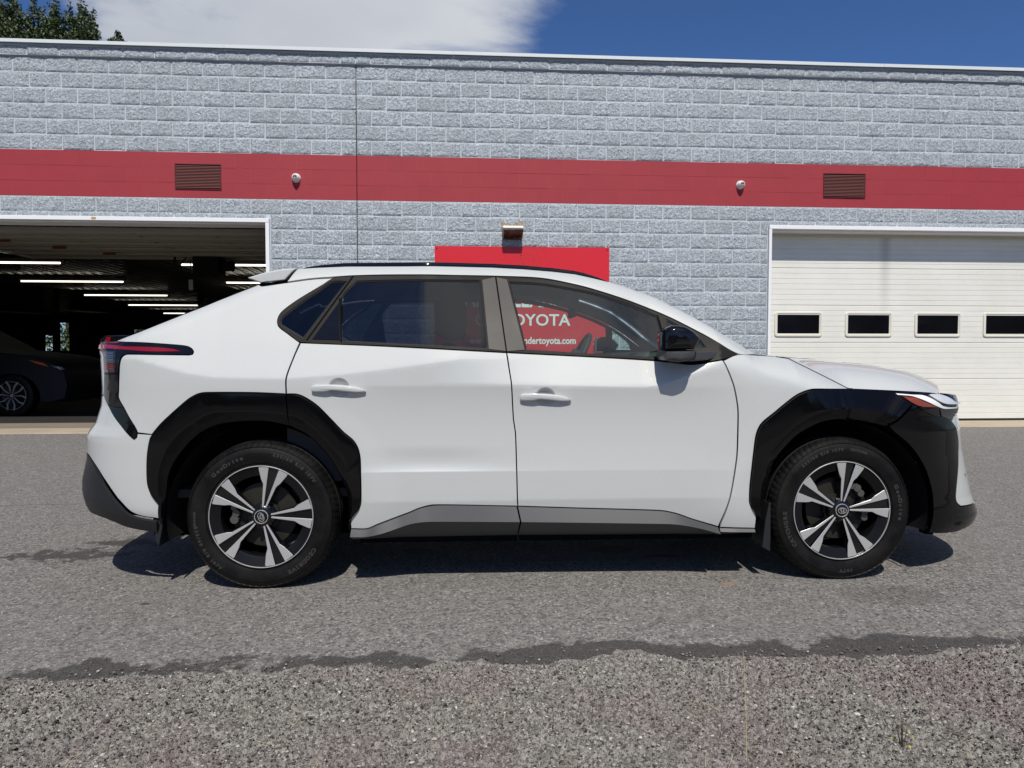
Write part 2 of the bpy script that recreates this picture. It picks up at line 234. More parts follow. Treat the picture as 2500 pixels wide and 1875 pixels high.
class MB:
    def __init__(s): s.v = []; s.f = []; s.m = []
    def add(s, vs, fs, m=0):
        b = len(s.v); s.v += [tuple(v) for v in vs]; s.f += [tuple(b+i for i in f) for f in fs]; s.m += [m]*len(fs); return s
    def box(s, x0, x1, y0, y1, z0, z1, m=0):
        if x0 > x1: x0, x1 = x1, x0
        if y0 > y1: y0, y1 = y1, y0
        if z0 > z1: z0, z1 = z1, z0
        return s.add([(x0,y0,z0),(x1,y0,z0),(x1,y1,z0),(x0,y1,z0),(x0,y0,z1),(x1,y0,z1),(x1,y1,z1),(x0,y1,z1)],
                     [(0,3,2,1),(4,5,6,7),(0,1,5,4),(1,2,6,5),(2,3,7,6),(3,0,4,7)], m)
    def cyl(s, a, b, r0, r1=None, n=16, m=0, caps=True):
        a = Vector(a); b = Vector(b); r1 = r0 if r1 is None else r1
        d = (b-a).normalized(); u = d.orthogonal().normalized(); w = d.cross(u)
        vs = []
        for c, r in ((a, r0), (b, r1)):
            for i in range(n):
                t = 2*PI*i/n; vs.append(c+u*(r*math.cos(t))+w*(r*math.sin(t)))
        fs = [(i, (i+1) % n, n+(i+1) % n, n+i) for i in range(n)]
        if caps: fs += [tuple(range(n-1, -1, -1)), tuple(range(n, 2*n))]
        return s.add(vs, fs, m)
    def tube(s, pts, r, n=6, m=0):
        pts = [Vector(p) for p in pts]; rs = r if isinstance(r, (list, tuple)) else [r]*len(pts)
        vs = []; fs = []
        for i, p in enumerate(pts):
            d = (pts[min(i+1, len(pts)-1)]-pts[max(i-1, 0)]).normalized(); u = d.cross(Vector((0.13, 0.3, 1))).normalized(); w = d.cross(u)
            for k in range(n):
                t = 2*PI*k/n; vs.append(p+u*(rs[i]*math.cos(t))+w*(rs[i]*math.sin(t)))
        for i in range(len(pts)-1):
            for k in range(n): fs.append((i*n+k, i*n+(k+1) % n, (i+1)*n+(k+1) % n, (i+1)*n+k))
        fs += [tuple(range(n-1, -1, -1)), tuple(range((len(pts)-1)*n, len(pts)*n))]
        return s.add(vs, fs, m)
    def prism(s, poly, y0, y1, m=0, axis='y'):
        # poly in (x, z) extruded along y
        n = len(poly)
        if axis == 'y': vs = [(p[0], y0, p[1]) for p in poly]+[(p[0], y1, p[1]) for p in poly]
        elif axis == 'x': vs = [(y0, p[0], p[1]) for p in poly]+[(y1, p[0], p[1]) for p in poly]
        else: vs = [(p[0], p[1], y0) for p in poly]+[(p[0], p[1], y1) for p in poly]
        fs = [tuple(range(n)), tuple(range(2*n-1, n-1, -1))]+[((i+1) % n, i, n+i, n+(i+1) % n) for i in range(n)]
        return s.add(vs, fs, m)
    def lathe_y(s, prof, n=64, m=0, closed=False, rfun=None):
        # prof: (r, y) around the y axis
        k = len(prof); vs = []
        for i in range(n):
            t = 2*PI*i/n
            for j, (r, y) in enumerate(prof):
                if rfun: r, y = rfun(i, j, r, y)
                vs.append((r*math.sin(t), y, r*math.cos(t)))
        fs = []
        for i in range(n):
            a = i*k; b = ((i+1) % n)*k
            for j in range(k-1 if not closed else k):
                j2 = (j+1) % k; fs.append((a+j, a+j2, b+j2, b+j))
        return s.add(vs, fs, m)
    def build(s, name, mats, parent=None, smooth=False, sharp=None, bevel=None):
        ml = mats if isinstance(mats, (list, tuple)) else [mats]
        o = mesh(name, s.v, s.f, ml, parent, smooth, mi=s.m, sharp=sharp)
        if bevel:
            b = o.modifiers.new('bevel', 'BEVEL'); b.width = bevel; b.segments = 2; b.limit_method = 'ANGLE'; b.angle_limit = math.radians(40)
        return o
def fix_normals(o):
    bm = bmesh.new(); bm.from_mesh(o.data); bmesh.ops.recalc_face_normals(bm, faces=bm.faces); bm.to_mesh(o.data); bm.free(); return o

# ------------------------------------------------------------------ materials
class NT_:
    def __init__(s, name):
        s.mat = bpy.data.materials.new(name); s.mat.use_nodes = True; s.t = s.mat.node_tree; s.N = s.t.nodes; s.L = s.t.links
        s.b = s.N['Principled BSDF']; s.out = s.N['Material Output']
    def n(s, typ, ins={}, **kw):
        x = s.N.new(typ)
        for k, v in kw.items(): setattr(x, k, v)
        for k, v in ins.items():
            if isinstance(v, bpy.types.NodeSocket): s.L.new(v, x.inputs[k])
            else: x.inputs[k].default_value = v
        return x
    def set(s, **kw):
        for k, v in kw.items():
            k = k.replace('_', ' ')
            if isinstance(v, bpy.types.NodeSocket): s.L.new(v, s.b.inputs[k])
            else: s.b.inputs[k].default_value = v
        return s
    def noise(s, scale, detail=4, rough=0.5, vec=None, dist=0.0):
        x = s.n('ShaderNodeTexNoise', {'Scale': scale, 'Detail': detail, 'Roughness': rough, 'Distortion': dist})
        s.L.new(vec if vec is not None else s.pos(), x.inputs['Vector']); return x.outputs['Fac']
    def vor(s, scale, feature='F1', out='Distance', vec=None, rnd=1.0):
        x = s.n('ShaderNodeTexVoronoi', {'Scale': scale, 'Randomness': rnd}, feature=feature)
        s.L.new(vec if vec is not None else s.pos(), x.inputs['Vector']); return x.outputs[out]
    def pos(s):
        if not hasattr(s, '_p'): s._p = s.n('ShaderNodeNewGeometry').outputs['Position']
        return s._p
    def obj(s):
        if not hasattr(s, '_o'): s._o = s.n('ShaderNodeTexCoord').outputs['Object']
        return s._o
    def ramp(s, fac, stops):
        x = s.n('ShaderNodeValToRGB'); e = x.color_ramp.elements
        while len(e) < len(stops): e.new(0.5)
        for q, (p, c) in zip(e, stops):
            q.position = p; q.color = (c, c, c, 1) if isinstance(c, (int, float)) else (*c, 1)
        s.L.new(fac, x.inputs[0]); return x.outputs[0]
    def mr(s, v, a, b, c=0.0, d=1.0, smooth=False):
        x = s.n('ShaderNodeMapRange', {'From Min': a, 'From Max': b, 'To Min': c, 'To Max': d, 'Value': v})
        if smooth: x.interpolation_type = 'SMOOTHSTEP'
        return x.outputs[0]
    def m(s, op, a, b=0.0):
        x = s.n('ShaderNodeMath', {0: a, 1: b}, operation=op); return x.outputs[0]
    def mix(s, f, a, b, blend='MIX'):
        x = s.n('ShaderNodeMix', data_type='RGBA', blend_type=blend)
        for k, v in (('Factor', f), ('A', a), ('B', b)):
            if isinstance(v, bpy.types.NodeSocket): s.L.new(v, x.inputs[k])
            else: x.inputs[k].default_value = v if k == 'Factor' else (*v, 1)[:4]
        return x.outputs['Result']
    def bump(s, h, strength=0.5, dist=0.01, nrm=None):
        ins = {'Strength': strength, 'Distance': dist, 'Height': h}
        if nrm is not None: ins['Normal'] = nrm
        x = s.n('ShaderNodeBump', ins); return x.outputs[0]
def simple(name, col, rough=0.5, metal=0.0, coat=0.0, spec=0.5, var=0.0, vscale=6.0, bump=0.0, bscale=200.0):
    q = NT_(name); q.set(Roughness=rough, Metallic=metal)
    q.b.inputs['Coat Weight'].default_value = coat; q.b.inputs['Coat Roughness'].default_value = 0.03; q.b.inputs['Specular IOR Level'].default_value = spec
    if var: q.set(Base_Color=q.mix(q.noise(vscale, 5, .6), tuple(c*(1-var) for c in col), tuple(min(1, c*(1+var)) for c in col)))
    else: q.b.inputs['Base Color'].default_value = (*col, 1)
    if bump: q.set(Normal=q.bump(q.noise(bscale, 3, .6), bump, 0.002))
    return q.mat
M = {}
def paint():
    q = NT_('pearl_white_paint')
    fl = q.vor(900.0, 'F1', 'Color', vec=q.obj())
    g = q.n('ShaderNodeRGBToBW', {'Color': fl}).outputs[0]
    q.set(Base_Color=q.mix(g, (.455, .473, .462), (.520, .538, .525)), Roughness=0.5, Metallic=0.0)
    q.b.inputs['Coat Weight'].default_value = 1.0; q.b.inputs['Coat Roughness'].default_value = 0.025
    q.b.inputs['Specular IOR Level'].default_value = 0.3
    return q.mat
M['white'] = paint()
def gblack(name, base, rough, dust):
    q = NT_(name)
    d = q.noise(3.0, 6, .6, vec=q.obj()); sp = q.mr(q.noise(260, 2, .5, vec=q.obj()), .66, .74)
    q.set(Base_Color=q.mix(q.m('ADD', q.m('MULTIPLY', d, dust), q.m('MULTIPLY', sp, dust*2)), base, (.16, .15, .135)), Roughness=q.mr(d, .3, .7, rough, rough+.08))
    return q.mat
M['gloss_black'] = gblack('gloss_black_cladding', (.0025, .0025, .003), .03, .003)
M['lamp_black'] = gblack('lamp_black', (.004, .004, .006), .02, .004)
M['sill'] = gblack('matte_grey_cladding', (.046, .047, .050), .40, .04)
M['satin'] = gblack('satin_black_trim', (.010, .0095, .009), .48, .012); M['pillar'] = gblack('satin_pillar', (.022, .019, .016), .45, .015)
M['gloss_black'].node_tree.nodes['Principled BSDF'].inputs['Specular IOR Level'].default_value = .30
M['satin'].node_tree.nodes['Principled BSDF'].inputs['Specular IOR Level'].default_value = .12
M['pillar'].node_tree.nodes['Principled BSDF'].inputs['Specular IOR Level'].default_value = .38
M['skirt'] = gblack('dark_grey_bumper_plastic', (.012, .013, .015), .45, .01)
M['rubberseal'] = simple('rubber_seal', (.010, .010, .011), .55)
M['void'] = simple('dark_void', (.004, .004, .004), .9, spec=.1)
M['liner'] = simple('wheel_liner', (.008, .008, .008), .85, spec=.2, bump=.3)
M['red_lens'] = simple('red_lens', (.22, .003, .006), .08, coat=1.0)
M['dark_lens'] = simple('smoked_lens', (.02, .022, .03), .06, coat=1.0)
M['amber'] = simple('amber_lens', (.20, .035, .008), .12, coat=1.0)
M['clear_lens'] = simple('headlight_chrome', (.55, .57, .58), .30, coat=1.0)
M['gray_gloss'] = simple('grey_gloss_plate', (.045, .042, .040), .30, spec=.3)
M['drl'] = simple('light_guide_white', (.75, .76, .75), .15, coat=1.0)
M['silver'] = simple('machined_silver', (.50, .50, .49), .40, metal=.45, var=.04, vscale=30)
M['bright'] = simple('bright_metal_edge', (.75, .75, .75), .32, metal=.7)
M['wheel_black'] = simple('wheel_gloss_black', (.004, .004, .0045), .16, coat=.2)
M['disc'] = simple('brake_disc_steel', (.028, .026, .020), .5, metal=.4, var=.3, vscale=40)
M['caliper'] = simple('caliper_cast', (.12, .12, .11), .5, metal=.6, var=.3, vscale=60)
def rubber():
    q = NT_('tyre_rubber')
    d = q.noise(9, 6, .65, vec=q.obj())
    q.set(Base_Color=q.mix(q.mr(d, .35, .75), (.0025, .0025, .0025), (.009, .0085, .008)), Roughness=q.mr(d, .3, .7, .42, .68))
    q.set(Normal=q.bump(q.noise(160, 3, .6, vec=q.obj()), .25, .001)); q.b.inputs['Specular IOR Level'].default_value = .22
    return q.mat
M['rubber'] = rubber()
M['rubber_letter'] = simple('tyre_lettering_rubber', (.030, .029, .028), .5)
def glass(name, tint, refl=1.0, ior=1.5):
    q = NT_(name); q.N.remove(q.b)
    tr = q.n('ShaderNodeBsdfTransparent', {'Color': (*tint, 1)}); gl = q.n('ShaderNodeBsdfGlossy', {'Color': (1, 1, 1, 1), 'Roughness': 0.0})
    fr = q.n('ShaderNodeFresnel', {'IOR': ior}).outputs[0]
    mx = q.n('ShaderNodeMixShader', {0: q.m('MULTIPLY', fr, refl)}); q.L.new(tr.outputs[0], mx.inputs[1]); q.L.new(gl.outputs[0], mx.inputs[2])
    q.L.new(mx.outputs[0], q.out.inputs[0]); return q.mat
M['glass'] = glass('car_glass_clear', (.74, .88, .84), 2.0)
M['tint'] = glass('car_glass_privacy', (.19, .21, .24), 1.8)
M['tint_dark'] = glass('car_glass_quarter', (.05, .06, .08), 1.3)
M['interior'] = simple('cabin_trim', (.035, .037, .040), .7)
M['seat'] = simple('seat_fabric', (.03, .03, .032), .85)

# ------------------------------------------------------------------ 2D panel meshing on the body skin
def densify(loop, step=0.012, corner=47, closed=True):
    P = [np.array(p, float) for p in loop]; n = len(P); out = []
    def is_corner(i):
        if not closed and i in (0, n-1): return True
        a = P[i]-P[i-1]; b = P[(i+1) % n]-P[i]
        la, lb = np.hypot(*a), np.hypot(*b)
        if la < 1e-6 or lb < 1e-6: return True
        c = np.dot(a, b)/(la*lb); ang = math.degrees(math.acos(max(-1, min(1, c))))
        return ang > corner or max(la, lb) > 9*min(la, lb)
    cor = [is_corner(i) for i in range(n)]
    for i in range(n if closed else n-1):
        p1 = P[i]; p2 = P[(i+1) % n]; L = np.hypot(*(p2-p1)); k = max(1, int(math.ceil(L/step)))
        m1 = (p2-P[i-1])*0.5 if not cor[i] else (p2-p1)
        m2 = (P[(i+2) % n]-p1)*0.5 if not cor[(i+1) % n] else (p2-p1)
        for m_ in (m1, m2):
            lm = np.hypot(*m_)
            if lm > 1e-9 and lm > L: m_ *= L/lm
        for j in range(k):
            t = j/k; t2 = t*t; t3 = t2*t
            out.append((2*t3-3*t2+1)*p1+(t3-2*t2+t)*m1+(-2*t3+3*t2)*p2+(t3-t2)*m2)
    if not closed: out.append(P[-1])
    res = [out[0]]
    for q in out[1:]:
        if np.hypot(*(q-res[-1])) > 1e-4: res.append(q)
    if closed and np.hypot(*(res[0]-res[-1])) < 1e-4: res.pop()
    return np.array(res)
def area2(P): x, y = P[:, 0], P[:, 1]; return np.sum(x*np.roll(y, -1)-np.roll(x, -1)*y)
def inset(P, g):
    if area2(P) < 0: P = P[::-1].copy()
    a = P-np.roll(P, 1, 0); b = np.roll(P, -1, 0)-P
    na = np.stack([-a[:, 1], a[:, 0]], 1); nb = np.stack([-b[:, 1], b[:, 0]], 1)
    na /= np.maximum(1e-9, np.hypot(na[:, 0], na[:, 1]))[:, None]; nb /= np.maximum(1e-9, np.hypot(nb[:, 0], nb[:, 1]))[:, None]
    n = na+nb; l = np.hypot(n[:, 0], n[:, 1]); n /= np.maximum(.6, l)[:, None]
    return P+n*g, -n
def inside(Q, P):
    r = np.zeros(len(Q), bool); x, y = Q[:, 0], Q[:, 1]
    for i in range(len(P)):
        x1, y1 = P[i-1]; x2, y2 = P[i]
        c = ((y1 > y) != (y2 > y)); 
        if y1 != y2: r ^= c & (x < (x2-x1)*(y-y1)/(y2-y1)+x1)
    return r
def triangulate(loops, grid, extra=None, crease=False):
    outer = loops[0]
    x0, y0 = outer.min(0); x1, y1 = outer.max(0)
    gx = np.arange(x0+grid[0]*.5, x1, grid[0]); gy = np.arange(y0+grid[1]*.5, y1, grid[1])
    if len(gx) and len(gy):
        G = np.array([(a+(grid[0]*.5 if j % 2 else 0), b) for j, b in enumerate(gy) for a in gx])
    else: G = np.zeros((0, 2))
    if crease and len(G):
        near = lambda s, z: (-.6 < s < 1.25 and abs(z-lerp(s, ZR)) < .0095) or (.65 < s < 2.3 and abs(z-lerp(s, ZF)) < .0095) or (abs(z-.56) < .0095 and 0 < s < 2.4)
        G = np.array([g for g in G if not near(g[0], g[1])]); rows = []
        for s in np.arange(x0, x1, .010):
            for d in (-.0028, .0028):
                if -.6 < s < 1.25: rows.append((s, lerp(s, ZR)+d))
                if .65 < s < 2.3: rows.append((s, lerp(s, ZF)+d))
                if 0 < s < 2.4: rows.append((s, .56+d))
        G = np.vstack([G, np.array(rows)])
    if extra is not None and len(extra): G = np.vstack([G, extra])
    B = np.vstack(loops)
    if len(G):
        k = inside(G, outer)
        for h in loops[1:]: k &= ~inside(G, h)
        G = G[k]
    if len(G):
        k = np.ones(len(G), bool)
        for i in range(0, len(G), 400):
            d = np.hypot(G[i:i+400, None, 0]-B[None, :, 0], G[i:i+400, None, 1]-B[None, :, 1]).min(1); k[i:i+400] = d > min(grid)*.45
        G = G[k]
    V = [Vector((float(p[0]), float(p[1]))) for p in B]+[Vector((float(p[0]), float(p[1]))) for p in G]
    E = []; b = 0
    for l in loops:
        E += [(b+i, b+(i+1) % len(l)) for i in range(len(l))]; b += len(l)
    vo, eo, fo, ov, oe, of = delaunay_2d_cdt(V, E, [], 0, 1e-7)
    C = np.array([((vo[f[0]].x+vo[f[1]].x+vo[f[2]].x)/3, (vo[f[0]].y+vo[f[1]].y+vo[f[2]].y)/3) for f in fo])
    k = inside(C, outer)
    for h in loops[1:]: k &= ~inside(C, h)
    F = []
    for f, q in zip(fo, k):
        if q:
            a, b2, c = (vo[i] for i in f)
            if (b2.x-a.x)*(c.y-a.y)-(c.x-a.x)*(b2.y-a.y) < 0: f = (f[0], f[2], f[1])
            F.append(tuple(f))
    return [(v.x, v.y) for v in vo], F
DENTS = []   # (x, z, rx, rz, depth)
def dent(x, z):
    d = 0.0
    for cx, cz, rx, rz, dp in DENTS:
        q = ((x-cx)/rx)**2+((z-cz)/rz)**2
        if q < 1: d += dp*(1-q**1.5)**1.2
    return d
def skin_pt(s, z, off, dents=False):
    p, n = skin(s, z, off)
    if dents:
        d = dent(p[0], z)
        if d > 0 or any(abs(p[0]-c[0]) < .08 and abs(z-c[1]) < .08 for c in DENTS):
            e = .0015
            gx = (dent(p[0]+e, z)-dent(p[0]-e, z))/(2*e); gz = (dent(p[0], z+e)-dent(p[0], z-e))/(2*e)
            v = Vector((n[0]+gx, n[1], n[2]+gz)).normalized()
            return (p[0], p[1]-d, p[2]), tuple(v)
    return p, n
def panel(name, loop, mat, parent, off=0.0, skirt=0.016, gap=0.0017, holes=(), grid=(.02, .016), mirror=True, dents=False, label=None, offf=None, step=.012, crease=False):
    P = densify(loop, step); 
    P, nin = inset(P, gap); P[:, 0] = np.clip(P[:, 0], XA-SA*PI/2, XB+SA*PI/2)
    HS = []
    for h in holes:
        H = densify(h, step)
        if area2(H) > 0: H = H[::-1].copy()
        HS.append(H)
    extra = None
    if dents:
        e = []
        for cx, cz, rx, rz, dp in DENTS:
            for a in np.arange(-rx*1.15, rx*1.15, .0035):
                for b in np.arange(-rz*1.15, rz*1.15, .0035): e.append((cx+a, cz+b))
        extra = np.array(e)
    V2, F = triangulate([P]+HS, grid, extra, crease)
    V = []; Nn = []
    for s, z in V2:
        o = off if offf is None else offf(s, z)
        p, n = skin_pt(s, z, o, dents); V.append((p[0], -p[1], p[2])); Nn.append((n[0], -n[1], n[2]))
    F = list(F)
    if skirt:
        for L in [P]+HS:
            b = len(V); k = len(L)
            _, no = inset(L, 0) if area2(L) > 0 else (None, None)
            if no is None:
                _, no = inset(L[::-1].copy(), 0); no = -no[::-1]
            for dep in (0.0, skirt):
                for (s, z), q in zip(L, no):
                    o = off if offf is None else offf(s, z)
                    p, n = skin_pt(s, z, o-dep, dents); V.append((p[0], -p[1], p[2])); Nn.append((q[0], 0, q[1]))
            for i in range(k): j = (i+1) % k; F.append((b+i, b+k+i, b+k+j, b+j))
    o = mesh(name, V, F, mat, parent, smooth=True, normals=Nn)
    if label: o['label'] = label
    if mirror:
        o2 = bpy.data.objects.new(name, o.data); COL.objects.link(o2); o2.parent = parent; o2.scale = (1, -1, 1)
        if label: o2['label'] = label
    return o
def resample(L, n):
    L = np.array(L); d = np.r_[0, np.cumsum(np.hypot(*np.diff(L, axis=0).T))]; t = np.linspace(0, d[-1], n)
    return np.stack([np.interp(t, d, L[:, 0]), np.interp(t, d, L[:, 1])], 1)
def strip(name, lines, offs, mat, parent, n=80, mirror=True, sharp=30, corner=33):
    # lines: polylines in (s, z) resampled alike and lofted, each with an offset from the skin
    R = [resample(densify(l, .01, corner, False), n) for l in lines]; V = []; F = []
    for L, o in zip(R, offs):
        for s, z in L:
            p, _ = skin(s, z, 0); nn = skin(s, z, 0)[1]
            if isinstance(o, tuple): V.append((p[0]+nn[0]*o[0], -(p[1]-o[1]), p[2]))
            else: V.append((p[0]+nn[0]*o, -(p[1]+nn[1]*o), p[2]+nn[2]*o))
    for a in range(len(lines)-1):
        for i in range(n-1): F.append((a*n+i, a*n+i+1, (a+1)*n+i+1, (a+1)*n+i))
    # end caps towards the inside
    o = mesh(name, V, F, mat, parent, smooth=True, sharp=sharp)
    if mirror:
        o2 = bpy.data.objects.new(name, o.data); COL.objects.link(o2); o2.parent = parent; o2.scale = (1, -1, 1)
    return o
# ------------------------------------------------------------------ the white car
CAR_RZ = math.radians(-1.09)
car = empty('parked_car', (-0.943, 4.383, 0), CAR_RZ)
tag(car, 'white electric crossover with black wheel arches parked side-on across the asphalt', 'car')
DENTS += [(0.376, 0.966, .052, .048, .017), (1.364, 0.920, .050, .046, .017)]
def build_body():
    W_ = M['white']; GB = M['gloss_black']
    panel('body_shell', PANEL['inner'], M['void'], car, off=-.032, skirt=0, gap=0, grid=(.05, .04), step=.03)
    panel('rear_quarter_panel', PANEL['quarter'], W_, car, crease=True)
    panel('tailgate', PANEL['tailgate'], W_, car)
    panel('rear_bumper', PANEL['rbumper'], W_, car)
    panel('rear_bumper_skirt', PANEL['rskirt'], M['skirt'], car, off=.006, offf=lambda s, z: .004+.02*max(0, min(1, (.60-z)/.1)))
    panel('rear_door', PANEL['rdoor'], W_, car, dents=True, crease=True)
    panel('front_door', PANEL['fdoor'], W_, car, dents=True, crease=True)
    panel('front_fender', PANEL['fender'], W_, car)
    panel('front_bumper', PANEL['fbwhite'], W_, car, off=.004)
    panel('front_bumper_cladding', PANEL['fbclad'], GB, car, off=.006)
    panel('roof_side', PANEL['rside'], W_, car, off=.003, grid=(.02, .010))
    # wheel arch mouldings with a raised outer face and a sloping lip
    for k, m_ in (('archR', GB), ('archD', GB), ('archF', GB)):
        o, i = STRIP[k]; n = 90
        O = resample(densify(o, .01, 33, False), n); I = resample(densify(i, .01, 33, False), n)
        ls = [O, O*.97+I*.03, O*.40+I*.60, O*.34+I*.66, O*.06+I*.94, I, I]
        strip('wheel_arch_moulding', [l.tolist() for l in ls], [-.004, .010, .016, .0155, -.004, (-.002, .012), (-.002, .09)], m_, car, n=n, sharp=22)
    for k in ('sillR', 'sillF', 'sillE'):
        a, b, c = STRIP[k]; e = k == 'sillE'
        strip('sill_cladding', [a, a, b, b, c, c], [-.012, .002, .040 if not e else .014, .0395 if not e else .0135, (-.004, .036), (-.004, .14)], M['sill'], car, n=60, sharp=18)
    # lamps at the tail
    def lamp(name, key, mats, off, **k):
        return panel(name, PANEL[key], mats, car, off=off, skirt=.012, gap=.0008, **k)
    lamp('tail_lamp', 'lamp', M['lamp_black'], .004)
    lamp('tail_lamp_trim', 'lamp_low', M['lamp_black'], .003)
    lamp('red_light_bar', 'lamp_red', M['red_lens'], .0065, grid=(.02, .008))
    lamp('red_reflector', 'lamp_top_red', M['red_lens'], .0065, grid=(.02, .004))
    lamp('ribbed_lens', 'lamp_lens', M['dark_lens'], .0062, grid=(.02, .01))
    z0, z1 = 1.052, 1.136; s0, s1 = -.752, -.662
    for side in (1, -1):
        for k in range(8):
            z = z1-(k+.5)*(z1-z0)/8; q = MB(); vs = []
            for i in range(7):
                s = s0+(s1-s0)*i/6
                for dz, of in ((-.0035, .006), (-.0025, .010), (.0015, .010), (.003, .006)):
                    p, _ = skin(s, z+dz, of); vs.append((p[0], -p[1]*side, p[2]))
            fs = [(a*4+b, a*4+b+1, a*4+b+5, a*4+b+4) for a in range(6) for b in range(3)]
            q.add(vs, fs).build('lens_rib', M['red_lens'] if k >= 5 else M['ribgrey'], car)
    # headlights
    lamp('headlight', 'hl', M['lamp_black'], .002)
    lamp('light_guide', 'hl_drl', M['drl'], .006, grid=(.02, .006), step=.008)
    lamp('turn_signal', 'hl_amber', M['amber'], .005, grid=(.02, .006), step=.008)
    lamp('headlight_lens', 'hl_lens', M['clear_lens'], .012, grid=(.02, .006), step=.008)
    lamp('radar_plate', 'hl_gray', M['gray_gloss'], .006, grid=(.02, .01))
    # glass and its surround
    holes = [PANEL[k] for k in ('g_quarter', 'g_rear', 'g_front', 'g_small')]
    panel('window_surround', PANEL['trim'], M['satin'], car, off=.004, skirt=.014, gap=.0006, holes=holes)
    for k, nme, mm in (('g_quarter', 'rear_quarter_glass', 'tint_dark'), ('g_rear', 'rear_door_glass', 'tint'), ('g_front', 'front_door_glass', 'glass'), ('g_small', 'front_quarter_glass', 'glass')):
        panel(nme, PANEL[k], M[mm], car, off=-.005, skirt=0, gap=-.004, grid=(.04, .03))
        # rubber seal round the pane
        R = densify(PANEL[k], .02); P2, _ = inset(R, .007); P1, _ = inset(R, .0)
        n = len(P1); V = []
        for L, o in ((P1, .002), (P2, -.003)):
            for s, z in L:
                p, _ = skin(s, z, o); V.append((p[0], -p[1], p[2]))
        F = [(i, (i+1) % n, n+(i+1) % n, n+i) for i in range(n)]
        o = mesh('window_seal', V, F, M['rubberseal'], car, smooth=True)
        o2 = bpy.data.objects.new('window_seal', o.data); COL.objects.link(o2); o2.parent = car; o2.scale = (1, -1, 1)
    panel('door_pillar', PANEL['pill_r'], M['pillar'], car, off=.007, skirt=.01, gap=.0005)
    panel('door_pillar', PANEL['pill_f'], M['pillar'], car, off=.007, skirt=.01, gap=.0005)
    for k_ in ('gap1', 'gap2', 'gap3', 'gap4'): panel('door_gap_seal', PANEL[k_], M['void'], car, off=.0078, skirt=.004, gap=0, step=.03)
    panel('pillar_triangle', PANEL['tri'], M['lamp_black'], car, off=.0065, skirt=.01, gap=.0005)
M['ribgrey'] = simple('lens_rib_grey', (.07, .08, .095), .12, coat=1.0)
build_body()

# upper surfaces: glass, roof, bonnet, lofted from side edge to side edge
def edge(x):
    T = lerp(x, TOP); return Vector((x, W(x, T), T))
def loft(name, xs, crown, mat, nj=24, power=2.2, bulge=lambda x: 0.0, lift_=0.0, inset_=0.0, zc=None, sharp=None):
    V = []
    for x in xs:
        e = edge(x); we = e.y-inset_
        for j in range(nj+1):
            q = -1+2*j/nj; f = 1-abs(q)**power
            z = e.z+lift_+(zc(x)-e.z if zc else crown(x))*f
            V.append((x+bulge(x)*(1-q*q), q*we, z))
    n = nj+1; F = [(i*n+j, (i+1)*n+j, (i+1)*n+j+1, i*n+j+1) for i in range(len(xs)-1) for j in range(nj)]
    return mesh(name, V, F, mat, car, smooth=True)
loft('rear_window', np.linspace(-.735, -.02, 26), lambda x: .028, M['tint_dark'], lift_=.004)
loft('roof', np.linspace(.10, 1.62, 40), lambda x: .052, M['white'], lift_=.001)
loft('windshield', np.linspace(1.60, 2.44, 26), lambda x: .030, M['glass'], lift_=0.0)
loft('cowl', np.linspace(2.40, 2.56, 6), lambda x: .004, M['satin'], lift_=-.004)
ZC = [(2.4, 1.132), (2.7, 1.122), (2.9, 1.104), (3.1, 1.075), (3.25, 1.045), (3.40, .985), (3.45, .955)]
loft('bonnet', list(np.linspace(2.47, 3.405, 40)), None, M['white'], nj=48, power=4.6, lift_=.001, inset_=.004, zc=lambda x: lerp(x, ZC), bulge=lambda x: .27*sstep(2.7, 3.42, x))
